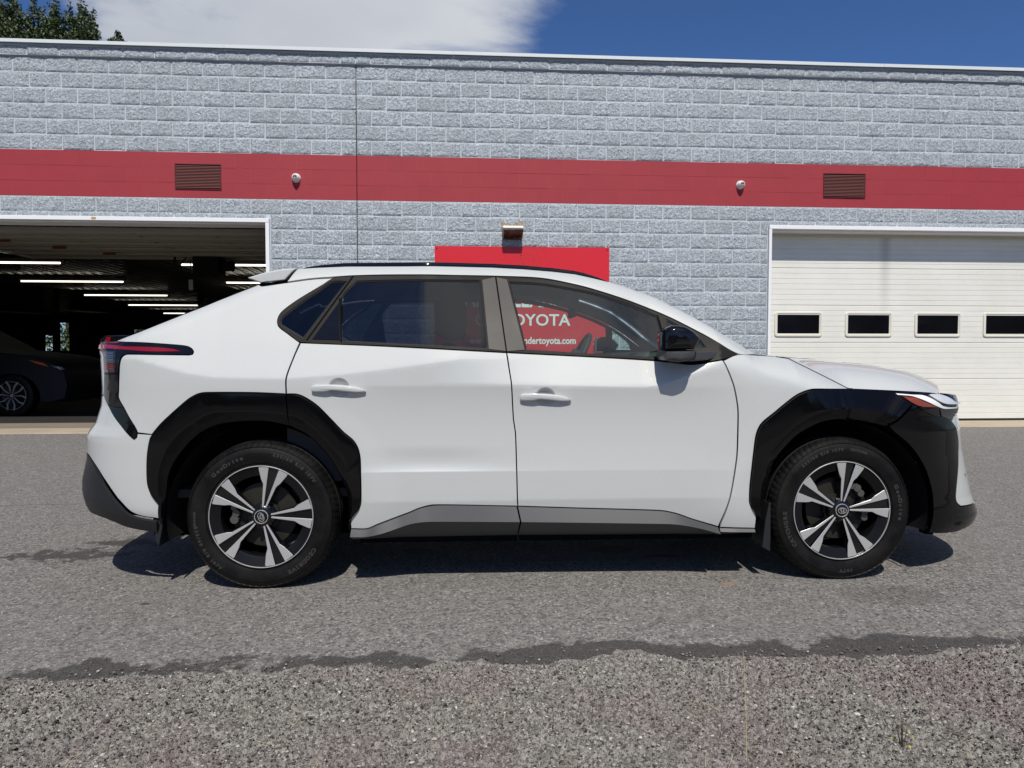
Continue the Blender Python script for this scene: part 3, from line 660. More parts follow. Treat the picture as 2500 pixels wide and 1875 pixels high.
def build_top():
    # bonnet front lip closing down to the nose
    V = []; F = []
    for a in range(2):
        e = edge(3.405)
        for j in range(25):
            q = -1+2*j/24; f = 1-abs(q)**2.6
            V.append((3.405+.27*(1-q*q)+(.02 if a else 0), q*e.y, e.z+.002+(.955-e.z)*f*(1 if a == 0 else .2)-(.03 if a else 0)))
    for j in range(24): F.append((j, 25+j, 26+j, j+1))
    mesh('bonnet_lip', V, F, M['lamp_black'], car, smooth=True)
    V = []
    for x in np.linspace(2.56, 2.945, 40):
        T = lerp(float(x), TOP)
        for dz, o in ((-.0022, .0008), (.0000, .0030)):
            z = T+dz; s_ = x2s(float(x), z); p, n_ = skin(s_, z, o); V.append((p[0], -p[1], p[2]))
    for side in (1, -1): mesh('bonnet_gap', [(v[0], v[1]*side, v[2]) for v in V], [(2*i, 2*i+2, 2*i+3, 2*i+1) for i in range(39)], M['void'], car)
    # rear lip below the back glass
    MB().prism([(-.90, 1.165), (-.885, 1.205), (-.86, 1.222), (-.76, 1.225), (-.68, 1.20), (-.70, 1.165)], -.60, .60).build('boot_spoiler', M['lamp_black'], car, smooth=False, bevel=.006)
    for s in (1, -1): MB().prism([(-.862, 1.190), (-.85, 1.214), (-.828, 1.214), (-.835, 1.190)], -.607*s, -.600*s).build('spoiler_reflector', M['red_lens'], car)
    # top of the tail between the lamps
    V = []; F = []
    for i, s in enumerate(np.linspace(XA-SA*PI/2, -.72, 22)):
        p, _ = skin(float(s), 1.176, 0); V += [(p[0], -p[1], p[2]+.004), (p[0], p[1], p[2]+.004)]
    F = [(2*i, 2*i+1, 2*i+3, 2*i+2) for i in range(21)]
    mesh('tail_top', V, F, M['lamp_black'], car)
    # roof spoiler
    prof = [(-.128, 1.512), (-.098, 1.500), (-.062, 1.486), (.064, 1.501), (.120, 1.5635), (.034, 1.556), (-.04, 1.540)]
    V = []; F = []; n = len(prof); ys = [-.66, -.645, -.60, -.4, -.2, 0, .2, .4, .60, .645, .66]
    cx, cz = .0, 1.525
    for y in ys:
        k = .96 if abs(y) > .655 else 1.0
        up = .035*(1-(y/.66)**2)
        for x, z in prof: V.append((cx+(x-cx)*k-.05*(1-(y/.66)**2)*(x < .02), y, cz+(z-cz)*k+up))
    for a in range(len(ys)-1):
        for b in range(n): F.append((a*n+b, (a+1)*n+b, (a+1)*n+(b+1) % n, a*n+(b+1) % n))
    F += [tuple(range(n)), tuple(range(len(V)-1, len(V)-n-1, -1))]
    o = fix_normals(mesh('roof_spoiler', V, F, M['white'], car, smooth=True, sharp=35))
    b = o.modifiers.new('bevel', 'BEVEL'); b.width = .006; b.segments = 3; b.limit_method = 'ANGLE'; b.angle_limit = math.radians(35)
    # roof rails
    pts = [(.135, 1.571, .0), (.17, 1.573, .010), (.24, 1.575, .017), (.36, 1.577, .022), (.7, 1.578, .024), (1.0, 1.579, .024), (1.25, 1.573, .024), (1.45, 1.559, .023), (1.6, 1.540, .021), (1.68, 1.519, .014), (1.74, 1.505, .002)]
    PL = densify([(p[0], p[1]) for p in pts], .03, 90, False)
    for side in (1, -1):
        V = []; F = []
        for x, z in PL:
            h = float(np.interp(x, [p[0] for p in pts], [p[2] for p in pts])); w = W(float(x), lerp(float(x), TOP)-.004)
            zb = lerp(float(x), TOP)-.004
            ring = [(w+.000, zb-.004), (w+.002, zb+h*.45), (w-.004, zb+h*.95), (w-.014, zb+h+.002), (w-.026, zb+h*.9), (w-.032, zb+h*.2), (w-.032, zb-.01)]
            V += [(float(x), -a*side, b_) for a, b_ in ring]
        k = 7
        for i in range(len(PL)-1):
            for j in range(k-1): F.append((i*k+j, i*k+j+1, (i+1)*k+j+1, (i+1)*k+j))
        mesh('roof_rail', V, F, M['lamp_black'], car, smooth=True, sharp=50)
    # door handles
    for hx, hz, L in ((.376, .964, 1.0), (1.364, .918, .97)):
        up = [(-.127, -.006), (-.124, .010), (-.112, .017), (-.03, .019), (.05, .013), (.10, .002), (.122, -.010), (.128, -.016)]
        dn = [(.122, -.020), (.08, -.022), (.045, -.018), (-.03, -.010), (-.06, -.018), (-.115, -.019), (-.125, -.015)]
        ol = densify(up+dn, .004, 60); ol, _ = inset(ol, 0)
        for side in (1, -1):
            V = []; F = []; n = len(ol); cz = ol.mean(0)
            lev = [(1.0, .000), (1.0, .010), (.96, .016), (.84, .021), (.5, .0235)]
            for k, dp in lev:
                for x, z in ol:
                    zc_ = -.002-.05*x
                    xx = x*(.97+.03*k)*L if k < 1 else x*L; zz = zc_+(z-zc_)*k
                    p, nn = skin(hx+xx, hz+zz, 0); bow = 1-.35*(x/.128)**2
                    V.append((p[0], -(p[1]+dp*bow)*side, p[2]))
            for a in range(len(lev)-1):
                for i in range(n): F.append((a*n+i, a*n+(i+1) % n, (a+1)*n+(i+1) % n, (a+1)*n+i))
            F.append(tuple(range(4*n, 5*n)))
            o = fix_normals(mesh('door_handle', V, F, M['white'], car, smooth=True, sharp=50))
    # mirrors
    prof = [(1.912, 1.146), (1.910, 1.20), (1.913, 1.236), (1.925, 1.252), (1.957, 1.262), (2.01, 1.257), (2.052, 1.236), (2.091, 1.200), (2.062, 1.150), (1.99, 1.149)]
    low = [(1.912, 1.144), (1.912, 1.118), (1.921, 1.098), (1.95, 1.094), (1.99, 1.088), (2.04, 1.100), (2.066, 1.122), (2.068, 1.146)]
    for side in (1, -1):
        for nm, pl, mt, st in (('mirror_cap', prof, M['lamp_black'], [(.885, .90), (.93, .97), (1.00, 1.0), (1.022, .965), (1.040, .88), (1.050, .68), (1.053, .3)]), ('mirror_base', low, M['sill'], [(.86, .9), (.93, .97), (1.00, 1.0), (1.015, .95), (1.030, .85), (1.037, .6), (1.038, .3)])):
            ol = densify(pl, .006, 50); n = len(ol); c = ol.mean(0); V = []; F = []
            for w, k in st:
                for x, z in ol: V.append((c[0]+(x-c[0])*k, -w*side, c[1]+(z-c[1])*k))
            for a in range(len(st)-1):
                for i in range(n): F.append((a*n+i, a*n+(i+1) % n, (a+1)*n+(i+1) % n, (a+1)*n+i))
            F += [tuple(range(n)), tuple(range((len(st)-1)*n, len(st)*n))]
            fix_normals(mesh(nm, V, F, mt, car, smooth=True, sharp=38))
        # mirror arm tapering forward to the door
        V = []; F = []
        secs = [(1.97, 1.00, 1.093, 1.132), (2.06, .97, 1.092, 1.138), (2.15, .925, 1.098, 1.142), (2.22, .885, 1.108, 1.140), (2.27, .872, 1.118, 1.132)]
        for x, w, a, b_ in secs: V += [(x, -w*side, a), (x, -w*side, b_), (x, -(w-.12)*side, b_), (x, -(w-.12)*side, a)]
        for i in range(4):
            for j in range(4): F.append((i*4+j, i*4+(j+1) % 4, (i+1)*4+(j+1) % 4, (i+1)*4+j))
        F += [(0, 1, 2, 3), (19, 18, 17, 16)]
        o = fix_normals(mesh('mirror_arm', V, F, M['sill'], car)); b = o.modifiers.new('bevel', 'BEVEL'); b.width = .012; b.segments = 3
    # mud flaps
    for side in (1, -1):
        MB().prism([(-.497, .447), (-.478, .455), (-.462, .43), (-.468, .30), (-.486, .205), (-.500, .235), (-.512, .33), (-.508, .41)], -.895*side, -.68*side).build('mud_flap', M['skirt'], car, bevel=.004)
        MB().prism([(2.493, .385), (2.484, .39), (2.466, .30), (2.452, .165), (2.492, .143), (2.494, .2)], -.895*side, -.68*side).build('mud_flap', M['skirt'], car, bevel=.004)
    # underbody, liners, floor, tow hook
    q = MB(); q.box(-.62, 3.45, -.64, .64, .20, .42); q.box(.46, 2.42, -.84, .84, .20, .30); q.box(-.75, -.50, -.80, .80, .36, .62); q.box(3.32, 3.60, -.74, .74, .22, .50); q.build('underbody', M['void'], car)
    MB().box(3.655, 3.70, -.34, -.27, .055+.02, .11).build('tow_eye', M['liner'], car)
    for cx in (0.0, 2.85):
        for side in (1, -1):
            V = []; F = []; n = 40
            for i in range(n+1):
                t = math.radians(-14)+math.radians(208)*i/n; r = .448
                V += [(cx-r*math.cos(t), -.895*side, .345+r*math.sin(t)), (cx-r*math.cos(t), -.62*side, .345+r*math.sin(t))]
            F = [(2*i, 2*i+1, 2*i+3, 2*i+2) for i in range(n)]
            V.append((cx, -.62*side, .345)); c = len(V)-1
            F += [(2*i+1, c, 2*i+3) for i in range(n)]
            mesh('wheel_arch_liner', V, F, M['liner'], car, smooth=True)
    # cabin
    q = MB(); q.box(-.55, 2.35, -.78, .78, .42, .46); q.box(-.72, -.30, -.60, .60, .44, 1.02)
    q.build('cabin_floor', M['interior'], car)
    V = []; F = []
    for i, x in enumerate(np.linspace(-.02, 1.62, 16)):
        T = lerp(float(x), TOP); w = W(float(x), T)
        for j in range(9): a = -1+2*j/8; V.append((float(x), a*(w-.02), T-.035+.04*(1-a*a)))
    F = [(i*9+j, i*9+j+1, (i+1)*9+j+1, (i+1)*9+j) for i in range(15) for j in range(8)]
    mesh('headliner', V, F, M['interior'], car)
    MB().prism([(1.78, .62), (1.80, 1.06), (1.90, 1.135), (2.05, 1.145), (2.42, 1.10), (2.42, .60)], -.74, .74).build('dashboard', M['interior'], car, bevel=.02)
    for side in (1, -1):
        q = MB(); q.prism([(.10, .50), (.10, .98), (.25, 1.14), (2.2, 1.07), (2.2, .5)], -.80*side, -.77*side); q.build('door_trim', M['interior'], car)
    for y in (-.37, .37):
        for sx, hr, nm in ((1.02, 1.0, 'front_seat'), (.10, .94, 'rear_seat')):
            q = MB(); q.prism([(sx+.10, .62), (sx+.55, .66), (sx+.56, .74), (sx+.12, .76)], y-.24, y+.24)
            q.prism([(sx+.0, .72), (sx+.14, .74), (sx-.04, 1.10*hr+.06*(hr < 1)), (sx-.12, 1.20*hr), (sx-.19, 1.18*hr), (sx-.16, 1.0)], y-.23, y+.23)
            q.build(nm, M['seat'], car, bevel=.035)
            q = MB(); q.prism([(sx-.06, 1.22*hr), (sx-.05, 1.42*hr+.03), (sx-.12, 1.45*hr+.03), (sx-.22, 1.42*hr+.02), (sx-.21, 1.22*hr)], y-.13, y+.13).build('headrest', M['seat'], car, bevel=.03)
    # steering wheel on the far side
    V = []; F = []; n, k = 40, 8; R, r = .185, .016; c = Vector((1.70, .37, 1.10)); ax = Vector((-.88, 0, .45)).normalized(); u = Vector((0, 1, 0)); w_ = ax.cross(u)
    for i in range(n):
        t = 2*PI*i/n; d = u*math.cos(t)+w_*math.sin(t)*.93
        for j in range(k):
            p = 2*PI*j/k; V.append(c+d*(R+r*math.cos(p))+ax*(r*math.sin(p)))
    for i in range(n):
        for j in range(k): F.append((i*k+j, i*k+(j+1) % k, ((i+1) % n)*k+(j+1) % k, ((i+1) % n)*k+j))
    V = [tuple(v) for v in V]; b = len(V)
    q = MB(); q.add(V, F); q.cyl(c-ax*.02, c+ax*.05, .06, .05, 16)
    for d in (u, -u, w_*-1): q.tube([c, c+d*R], .014, 6)
    q.build('steering_wheel', M['interior'], car, smooth=True, sharp=40)
    MB().box(1.60, 1.63, -.10, .10, 1.35, 1.41).build('rear_view_mirror', M['void'], car, bevel=.01)
build_top()

# ------------------------------------------------------------------ wheels
TYPROF = [(.236,.030),(.243,.016),(.250,.011),(.258,.0115),(.262,.005),(.285,-.002),(.305,-.004),(.312,-.0035),(.3135,-.0015),(.330,.002),(.3345,.004),(.337,.001),(.340,.007),(.348,.015),(.3555,.027),(.3605,.042),(.3615,.046),(.3620,.062),(.3565,.064),(.3565,.074),(.3635,.076),(.3650,.110),(.3580,.112),(.3580,.122),(.3650,.124),(.3640,.160),(.3570,.162),(.3570,.172),(.3620,.174),(.3605,.196),(.352,.212),(.335,.230),(.300,.238),(.260,.232),(.236,.215)]
def text_mesh(txt, size, extrude=0.0, bold=0.0, spacing=1.0, res=3):
    cu = bpy.data.curves.new('text', 'FONT'); cu.body = txt; cu.size = size; cu.extrude = extrude; cu.offset = bold; cu.align_x = 'CENTER'; cu.align_y = 'BOTTOM_BASELINE'; cu.space_character = spacing; cu.resolution_u = res
    o = bpy.data.objects.new('text', cu); COL.objects.link(o); dg = bpy.context.evaluated_depsgraph_get()
    me = bpy.data.meshes.new_from_object(o.evaluated_get(dg)); bpy.data.objects.remove(o); bpy.data.curves.remove(cu)
    vs = [tuple(v.co) for v in me.vertices]; fs = [tuple(p.vertices) for p in me.polygons]; bpy.data.meshes.remove(me); return vs, fs
def arc_text(q, txt, R, a0, size, y, bold=.0012, stretch=1.0, inv=False):
    # letters laid round the tyre wall, a0 clockwise from the top, tops outwards (inwards if inv)
    w = [(.55 if c in 'iI1/ ' else (.9 if c in 'mwMWGO' else .72))*size*stretch for c in txt]; tot = sum(w); x = -tot/2
    for c, wi in zip(txt, w):
        if c != ' ':
            vs, fs = text_mesh(c, size, .0006, bold, res=2); sgn = -1 if inv else 1
            a = a0+sgn*(x+wi/2)/R; V = []
            for vx, vy, vz in vs:
                vx *= stretch
                if inv: vx, vy = -vx, -vy
                rr = R+vy-(0 if not inv else -size*.7); t = a+vx/R
                V.append((rr*math.sin(t), y-vz, rr*math.cos(t)))
            q.add(V, fs)
        x += wi
def make_wheel(parent, cx, rot, letters, front):
    wh = MB(); BK = M['wheel_black']
    wh.lathe_y([(.2465,.012),(.2465,.007),(.2440,.0065),(.2425,.016),(.236,.022),(.212,.040),(.200,.075),(.198,.20),(.235,.215)], 96)
    w = wh.build('wheel', BK, parent, smooth=True, sharp=35)
    w.location = (cx, -.912, .348)
    def rf(i, j, r, y):
        if 10 <= j <= 17:
            ph = (i-(j-10)*.55) % 5
            if ph < 1: r -= .0045 if j > 12 else .0015
        return r, y
    t = MB(); t.lathe_y(TYPROF, 360, rfun=rf)
    V = []
    for (x, y, z) in t.v:
        if z < -.335:
            k = min(1, (-.335-z)/.03); z2 = max(z, -.348)
            if y < .05: y -= .006*k
            z = z2
        V.append((x, y, z))
    t.v = V; t.build('tyre', M['rubber'], w, smooth=True, sharp=28)
    q = MB()
    for txt, R, a, sz, inv in letters: arc_text(q, txt, R, math.radians(a), sz, -.0035, inv=inv, stretch=1.15)
    tag(q.build('tyre_lettering', M['rubber_letter'], w), kind='stuff')
    lip = MB(); lip.lathe_y([(.2468,.010),(.2475,.0055),(.2460,.0035),(.2435,.0035),(.2425,.006),(.2428,.010)], 120); lip.build('rim_lip', M['bright'], w, smooth=True, sharp=40)
    # five double spokes
    leg = [(-.0027,.043), (-.0245,.238), (-.0265,.2405), (-.0700,.2290), (-.0690,.221), (-.0470,.176), (-.0318,.155), (-.0100,.0400)]
    for s in range(5):
        a = math.radians(rot+72*s); ca, sa = math.cos(a), math.sin(a)
        def R2(x, z): return (x*ca+z*sa, -x*sa+z*ca)
        for mir in (1, -1):
            L = [(x*mir, z) for x, z in leg]; n = len(L); c = (sum(p[0] for p in L)/n, sum(p[1] for p in L)/n)
            def yy(x, z, base): r = math.hypot(x, z); return base+.010*(1-min(1, max(0, (r-.04)/.2)))+(.004 if r > .2 else 0)*0
            face = [(p, yy(*p, .006)) for p in L]
            q = MB(); V = []
            ins = []
            for i in range(n):
                p0, p1, p2 = np.array(L[i-1]), np.array(L[i]), np.array(L[(i+1) % n])
                d1 = (p1-p0)/np.hypot(*(p1-p0)); d2 = (p2-p1)/np.hypot(*(p2-p1)); nn = np.array([-(d1[1]+d2[1]), d1[0]+d2[0]]); nn /= max(1.2, np.hypot(*nn))
                ar = sum(L[k][0]*L[(k+1) % n][1]-L[(k+1) % n][0]*L[k][1] for k in range(n)); nn *= 1 if ar > 0 else -1
                ins.append(tuple(p1+nn*.0018))
            for P_, dy in ((L, .0018), (ins, 0)):
                for p, pp in zip(P_, L):
                    X, Z = R2(*p); V.append((X, yy(*pp, .006)+dy, Z))
            F = [tuple(range(n, 2*n))]; mi = [0]
            for i in range(n): F.append((i, (i+1) % n, n+(i+1) % n, n+i)); mi.append(1)
            # dark flanks falling back into the rim, flaring outwards
            for p in L:
                px = p[0]+mir*(-.007); X, Z = R2(p[0]+(-.010*mir if True else 0)*(1 if p in leg[4:] or True else 0)*(.8 if abs(p[0]) > .012 else .2), p[1])
                V.append((X, yy(*p, .006)+.030, Z))
            for i in range(n): F.append((2*n+i, 2*n+(i+1) % n, (i+1) % n, i)); mi.append(2)
            o = mesh('spoke', V, F, [M['silver'], M['bright'], BK], w, mi=mi)
        # black web between the two legs
        web = [(-.004,.050), (-.0245,.238), (.0245,.238), (.004,.050)]
        V = []
        for x, z in web: X, Z = R2(x, z); V.append((X, .017 if z > .1 else .020, Z))
        for x, z in web: X, Z = R2(x*1.2, z); V.append((X, .045, Z))
        mesh('spoke_web', V, [(0, 1, 2, 3), (0, 4, 5, 1), (2, 6, 7, 3)], BK, w)
        # ribbed sector between neighbouring double spokes
        q = MB(); nr = 30
        for k in range(nr):
            t0 = a+math.radians(17.2+37.6*k/nr); t1 = t0+math.radians(37.6/nr*.5)
            V = []
            for r, y in ((.199, .026), (.199, .022), (.241, .0085), (.241, .013)):
                for t_ in (t0, t1): V.append((r*math.sin(t_), y, r*math.cos(t_)))
            q.add(V, [(2, 3, 5, 4), (0, 1, 3, 2), (2, 4, 6, 0), (3, 1, 7, 5)])
        V = []
        for i in range(13):
            t_ = a+math.radians(17+38*i/12); V += [(.197*math.sin(t_), .0255, .197*math.cos(t_)), (.242*math.sin(t_), .0125, .242*math.cos(t_)), (.197*math.sin(t_), .06, .197*math.cos(t_))]
        q.add(V, [(3*i, 3*i+1, 3*i+4, 3*i+3) for i in range(12)]+[(3*i+2, 3*i, 3*i+3, 3*i+5) for i in range(12)])
        tag(q.build('vent_ribs', M['wheel_rib'], w), kind='stuff')
    hb = MB(); hb.lathe_y([(.034,.012),(.046,.016),(.060,.028),(.064,.05),(.0,.052)], 40); hb.build('hub', BK, w, smooth=True, sharp=30)
    for s in range(5):
        a = math.radians(rot+36+72*s); MB().cyl((.052*math.sin(a), .014, .052*math.cos(a)), (.052*math.sin(a), .03, .052*math.cos(a)), .0075, .009, 10).build('wheel_nut_cover', BK, w)
    cp = MB(); cp.lathe_y([(.0001,.004),(.026,.006),(.030,.008),(.032,.014)], 40); cp.build('hub_cap', BK, w, smooth=True, sharp=30)
    rg = MB(); rg.lathe_y([(.0295,.0075),(.0305,.0045),(.0325,.0045),(.0335,.009)], 48)
    def ell(ex, ez, ra, rb, wd, tilt):
        V = []; n = 36
        for i in range(n):
            t_ = 2*PI*i/n
            for k_, y in ((1, .0035), (1, .0022), (1-wd/ra, .0022), (1-wd/ra, .0035)):
                kx = (ra*(k_)) if k_ == 1 else ra-wd; kz = rb if k_ == 1 else rb-wd
                x, z = ex+kx*math.cos(t_), ez+kz*math.sin(t_); V.append((x*math.cos(tilt)+z*math.sin(tilt), y, -x*math.sin(tilt)+z*math.cos(tilt)))
        rg.add(V, [(i*4+j, i*4+j+1, ((i+1) % n)*4+j+1, ((i+1) % n)*4+j) for i in range(n) for j in range(3)])
    tl = math.radians(rot-10 if front else 70)
    ell(0, 0, .0225, .0150, .0022, tl); ell(0, .0035, .0135, .0048+.003, .0018, tl); ell(0, 0, .0062, .0148, .0018, tl)
    rg.build('hub_emblem', M['bright'], w, smooth=True, sharp=40)
    d = MB(); d.lathe_y([(.07,.070),(.155,.070),(.158,.074),(.158,.090)], 60); d.cyl((0, .05, 0), (0, .09, 0), .075, .075, 32); d.build('brake_disc', M['disc'], w, smooth=True, sharp=30)
    if front:
        q = MB(); 
        for a_, r_, sz in ((30, .135, .020), (42, .142, .024), (55, .138, .022), (96, .135, .022), (108, .14, .022)):
            a = math.radians(a_); q.cyl((r_*math.sin(a), .038, r_*math.cos(a)), (r_*math.sin(a), .075, r_*math.cos(a)), sz*.8, sz, 9)
    else:
        q = MB()
        for a_, r_, sz in ((262, .14, .026), (275, .13, .022), (285, .145, .018)):
            a = math.radians(a_); q.cyl((r_*math.sin(a), .042, r_*math.cos(a)), (r_*math.sin(a), .075, r_*math.cos(a)), sz*.8, sz, 9)
    tag(q.build('brake_caliper', M['caliper'], w), kind='stuff')
    return w
M['wheel_rib'] = simple('wheel_rib_black', (.006, .006, .0065), .35)
def copy_tree(o, parent):
    c = o.copy(); COL.objects.link(c); c.parent = parent
    for ch in list(o.children): copy_tree(ch, c)
    return c
LR = [('GeoDrive', .288, -32, .026, False), ('235/60 R18 107V', .300, 34, .021, False), ('235/60 R18 107V', .300, -120, .021, True), ('OUTSIDE', .305, -92, .014, True), ('CEODRIVE', .288, 138, .026, False)]
LF = [('235/60 R18 107V', .300, -22, .020, False), ('OUTSIDE', .303, 14, .015, False), ('GeoDrive', .286, 82, .028, False), ('CATCHGRE', .286, -108, .027, False), ('107V', .295, 176, .022, False)]
wr = make_wheel(car, 0.0, 15.0, LR, False)
wf = make_wheel(car, 2.85, 10.2, LF, True)
for w_ in (wr, wf):
    c = copy_tree(w_, car); c.scale = (1, -1, 1); c.location.y = .912
# ------------------------------------------------------------------ the garage building
D = 10.05; Z0 = 0.197; CH = 0.2032; CW = 0.4064
JX = -1.4275                           # vertical control joint
FLOOR = 0.14
LD1 = -2.652; LD0 = -7.6; RD0 = 4.373; RD1 = 9.6; HEAD = 2.935
BX0, BX1 = -24.0, 13.0
garage = empty('garage_building', (0, D, 0))
tag(garage, 'grey split-face block garage with a red painted band and overhead doors', 'building')
def M_block():
    q = NT_('grey_painted_split_block'); P = q.pos()
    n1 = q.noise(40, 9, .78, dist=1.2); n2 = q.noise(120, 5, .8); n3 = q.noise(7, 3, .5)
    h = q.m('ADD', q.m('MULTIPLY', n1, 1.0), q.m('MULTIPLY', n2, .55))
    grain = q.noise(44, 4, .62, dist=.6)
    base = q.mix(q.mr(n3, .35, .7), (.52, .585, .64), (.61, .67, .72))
    base = q.mix(q.mr(grain, .34, .60), (.20, .225, .25), base)  # crevice shade put into the colour: low spots of the grain go dark
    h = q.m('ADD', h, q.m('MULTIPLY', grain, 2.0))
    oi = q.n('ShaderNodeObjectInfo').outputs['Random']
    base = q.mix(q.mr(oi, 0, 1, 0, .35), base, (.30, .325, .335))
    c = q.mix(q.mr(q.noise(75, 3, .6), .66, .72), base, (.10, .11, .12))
    dirt = q.mr(q.noise(2.2, 6, .7), .55, .75, 0, .35)
    c = q.mix(dirt, c, (.30, .32, .31))
    q.set(Base_Color=c, Roughness=.62, Normal=q.bump(h, .9, .012)); return q.mat
def M_mortar():
    q = NT_('grey_painted_mortar')
    q.set(Base_Color=q.mix(q.noise(12, 6, .6), (.46, .51, .555), (.53, .58, .63)), Roughness=.55, Normal=q.bump(q.noise(120, 3, .6), .3, .002)); return q.mat
def M_red():
    q = NT_('red_painted_block')
    n = q.noise(150, 4, .7); pits = q.mr(n, .28, .36)
    c = q.mix(q.noise(3, 5, .6), (.275, .018, .027), (.345, .024, .036)); c = q.mix(pits, (.16, .012, .015), c)
    oi = q.n('ShaderNodeObjectInfo').outputs['Random']
    c = q.mix(q.mr(oi, 0, 1, 0, .25), c, (.36, .030, .042))
    q.set(Base_Color=c, Roughness=.62, Normal=q.bump(n, .7, .006)); return q.mat
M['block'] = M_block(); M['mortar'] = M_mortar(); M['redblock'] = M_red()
M['redmortar'] = simple('red_painted_mortar', (.40, .042, .054), .6, bump=.3)
M['coping'] = simple('pale_metal_coping', (.60, .64, .65), .35, var=.06, vscale=2)
M['frame'] = simple('white_door_frame', (.78, .79, .80), .4, var=.04, vscale=3)
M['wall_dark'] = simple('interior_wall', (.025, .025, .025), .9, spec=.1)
def build_wall():
    # backing wall, joints show it between the blocks
    def back(name, x0, x1, z0, z1, mat, y=0.0, th=.28):
        MB().box(x0, x1, y, y+th, z0, z1).build(name, mat, garage)
    zb0 = Z0+15*CH; zb1 = zb0+3*CH; ztop = Z0+24*CH+.15
    back('wall_backing', BX0, LD0-.06, FLOOR-.4, zb0, M['mortar'])
    back('wall_backing', LD1+.05, RD0-.0, FLOOR-.4, zb0, M['mortar'])
    back('wall_backing', RD1+.05, BX1, FLOOR-.4, zb0, M['mortar'])
    back('wall_backing', LD0-.06, LD1+.05, HEAD, zb0, M['mortar'])
    back('wall_backing', RD0, RD1+.05, HEAD, zb0, M['mortar'])
    back('wall_backing', BX0, BX1, zb0, zb1, M['redmortar'], .0)
    back('wall_backing', BX0, BX1, zb1, zb1+6*CH, M['mortar']); back('wall_backing', BX0, BX1, zb1+6*CH, ztop, M['mortar'], -.0355, .3)
    # six face patterns for the rough blocks
    def block_mesh(seed, w=CW-.0105, h=CH-.0105, rough=.015):
        rnd = random.Random(seed); nx, nz = 24, max(4, int(round(h/.0158))); V = []; F = []
        rg = np.random.default_rng(seed+100)
        def vn(cell):
            gh, gw = int((nz+1)/cell)+3, int((nx+1)/cell)+3; g = rg.random((gh, gw)); y = (np.arange(nz+1)+rg.random())/cell; x = (np.arange(nx+1)+rg.random())/cell
            yi = y.astype(int); xi = x.astype(int); fy = (y-yi)[:, None]; fx = (x-xi)[None]
            return (g[yi][:, xi]*(1-fx)+g[yi][:, xi+1]*fx)*(1-fy)+(g[yi+1][:, xi]*(1-fx)+g[yi+1][:, xi+1]*fx)*fy
        Hn = vn(6.5)*.55+np.abs(vn(3.2)-.5)*.7+vn(1.6)*.38+rg.random((nz+1, nx+1))*.26
        for k in range(nz+1):
            for i in range(nx+1):
                x = -w/2+w*i/nx; z = -h/2+h*k/nz; ed = min(i, nx-i, 1)*min(k, nz-k, 1)
                jx = rnd.uniform(-.004, .004) if 0 < i < nx else 0; jz = rnd.uniform(-.004, .004) if 0 < k < nz else 0
                y = -.0005-Hn[k, i]*rough*(.12 if ed == 0 else (.8 if min(i, nx-i, k, nz-k) == 1 else 1.0))
                V.append((x+jx*(ed > 0), y, z+jz*(ed > 0)))
        for k in range(nz):
            for i in range(nx):
                a = k*(nx+1)+i; F.append((a, a+1, a+nx+2, a+nx+1))
        ring = [i for i in range(nx+1)]+[(k+1)*(nx+1)-1 for k in range(1, nz+1)]+[nz*(nx+1)+i for i in range(nx-1, -1, -1)]+[k*(nx+1) for k in range(nz-1, 0, -1)]
        b = len(V)
        for r in ring: V.append((V[r][0], .01, V[r][2]))
        n = len(ring)
        for i in range(n): F.append((ring[(i+1) % n], ring[i], b+i, b+(i+1) % n))
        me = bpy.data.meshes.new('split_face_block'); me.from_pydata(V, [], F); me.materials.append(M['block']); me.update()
        return me, V, F
    full = [block_mesh(i) for i in range(10)]; top = [block_mesh(30+i, h=.118, rough=.013) for i in range(6)]; fil = [block_mesh(50+i, h=.070) for i in range(3)]
    cand = []
    def course(k, x0, x1, pool, zc, y=0.0, par=None):
        ph = JX+(0.0 if ((k if par is None else par) % 2) else CW/2)
        i0 = math.floor((x0-ph)/CW)-1; x = ph+i0*CW
        while x < x1:
            a, b = x, x+CW
            # a control joint splits the run
            segs = [(a, b)]
            if a < JX-.02 and b > JX+.02: segs = [(a, JX), (JX, b)]
            for sa_, sb_ in segs:
                sa2, sb2 = max(sa_, x0), min(sb_, x1)
                if sb2-sa2 > .05: cand.append((sa2, sb2, zc, pool, y))
            x += CW
    for k in range(18, 24): course(k, -11.5, 12.8, full, Z0+(k+.5)*CH)
    course(24, -11.5, 12.8, top, Z0+24*CH+.062, y=-.036)
    course(14, -11.5, 12.8, full, Z0+14.5*CH)
    zf = (HEAD+.05+Z0+14*CH)/2
    course(13, -8.4, LD1+.05, fil, zf, par=13); course(13, RD0-.02, 11.0, fil, zf, par=13)
    for k in range(0, 14): course(k, LD1+.055, RD0-.005, full, Z0+(k+.5)*CH)
    def size(c):
        x, z = (c[0]+c[1])/2, c[2]; vis = z > 1.0 and -6.6 < x < 8.7 and not (z < 1.9 and -2.2 < x < 2.4)
        return (0 if vis else 100)+math.hypot(x, D)+(3 if c[3] is fil else 0)+(0 if c[1]-c[0] > .3 else .5)
    cand.sort(key=size)
    rest = MB(); cnt = 0
    for a, b, zc, pool, y in cand:
        me, V, F = pool[random.Random(int(a*977)+int(zc*3571)).randrange(len(pool))]
        sx = (b-a-.0105)/(CW-.0105); sg = 1 if random.random() < .5 else -1
        dy = random.uniform(-.003, .003)
        if cnt < 300:
            o = bpy.data.objects.new('split_face_block', me); COL.objects.link(o); o.parent = garage
            o.location = ((a+b)/2, y+dy, zc); o.scale = (sx, 1, 1); cnt += 1
            if sg < 0: o.rotation_euler = (0, PI, 0)
        else: rest.add([((a+b)/2+v[0]*sx, y+dy+v[1], zc+v[2]) for v in V], F)
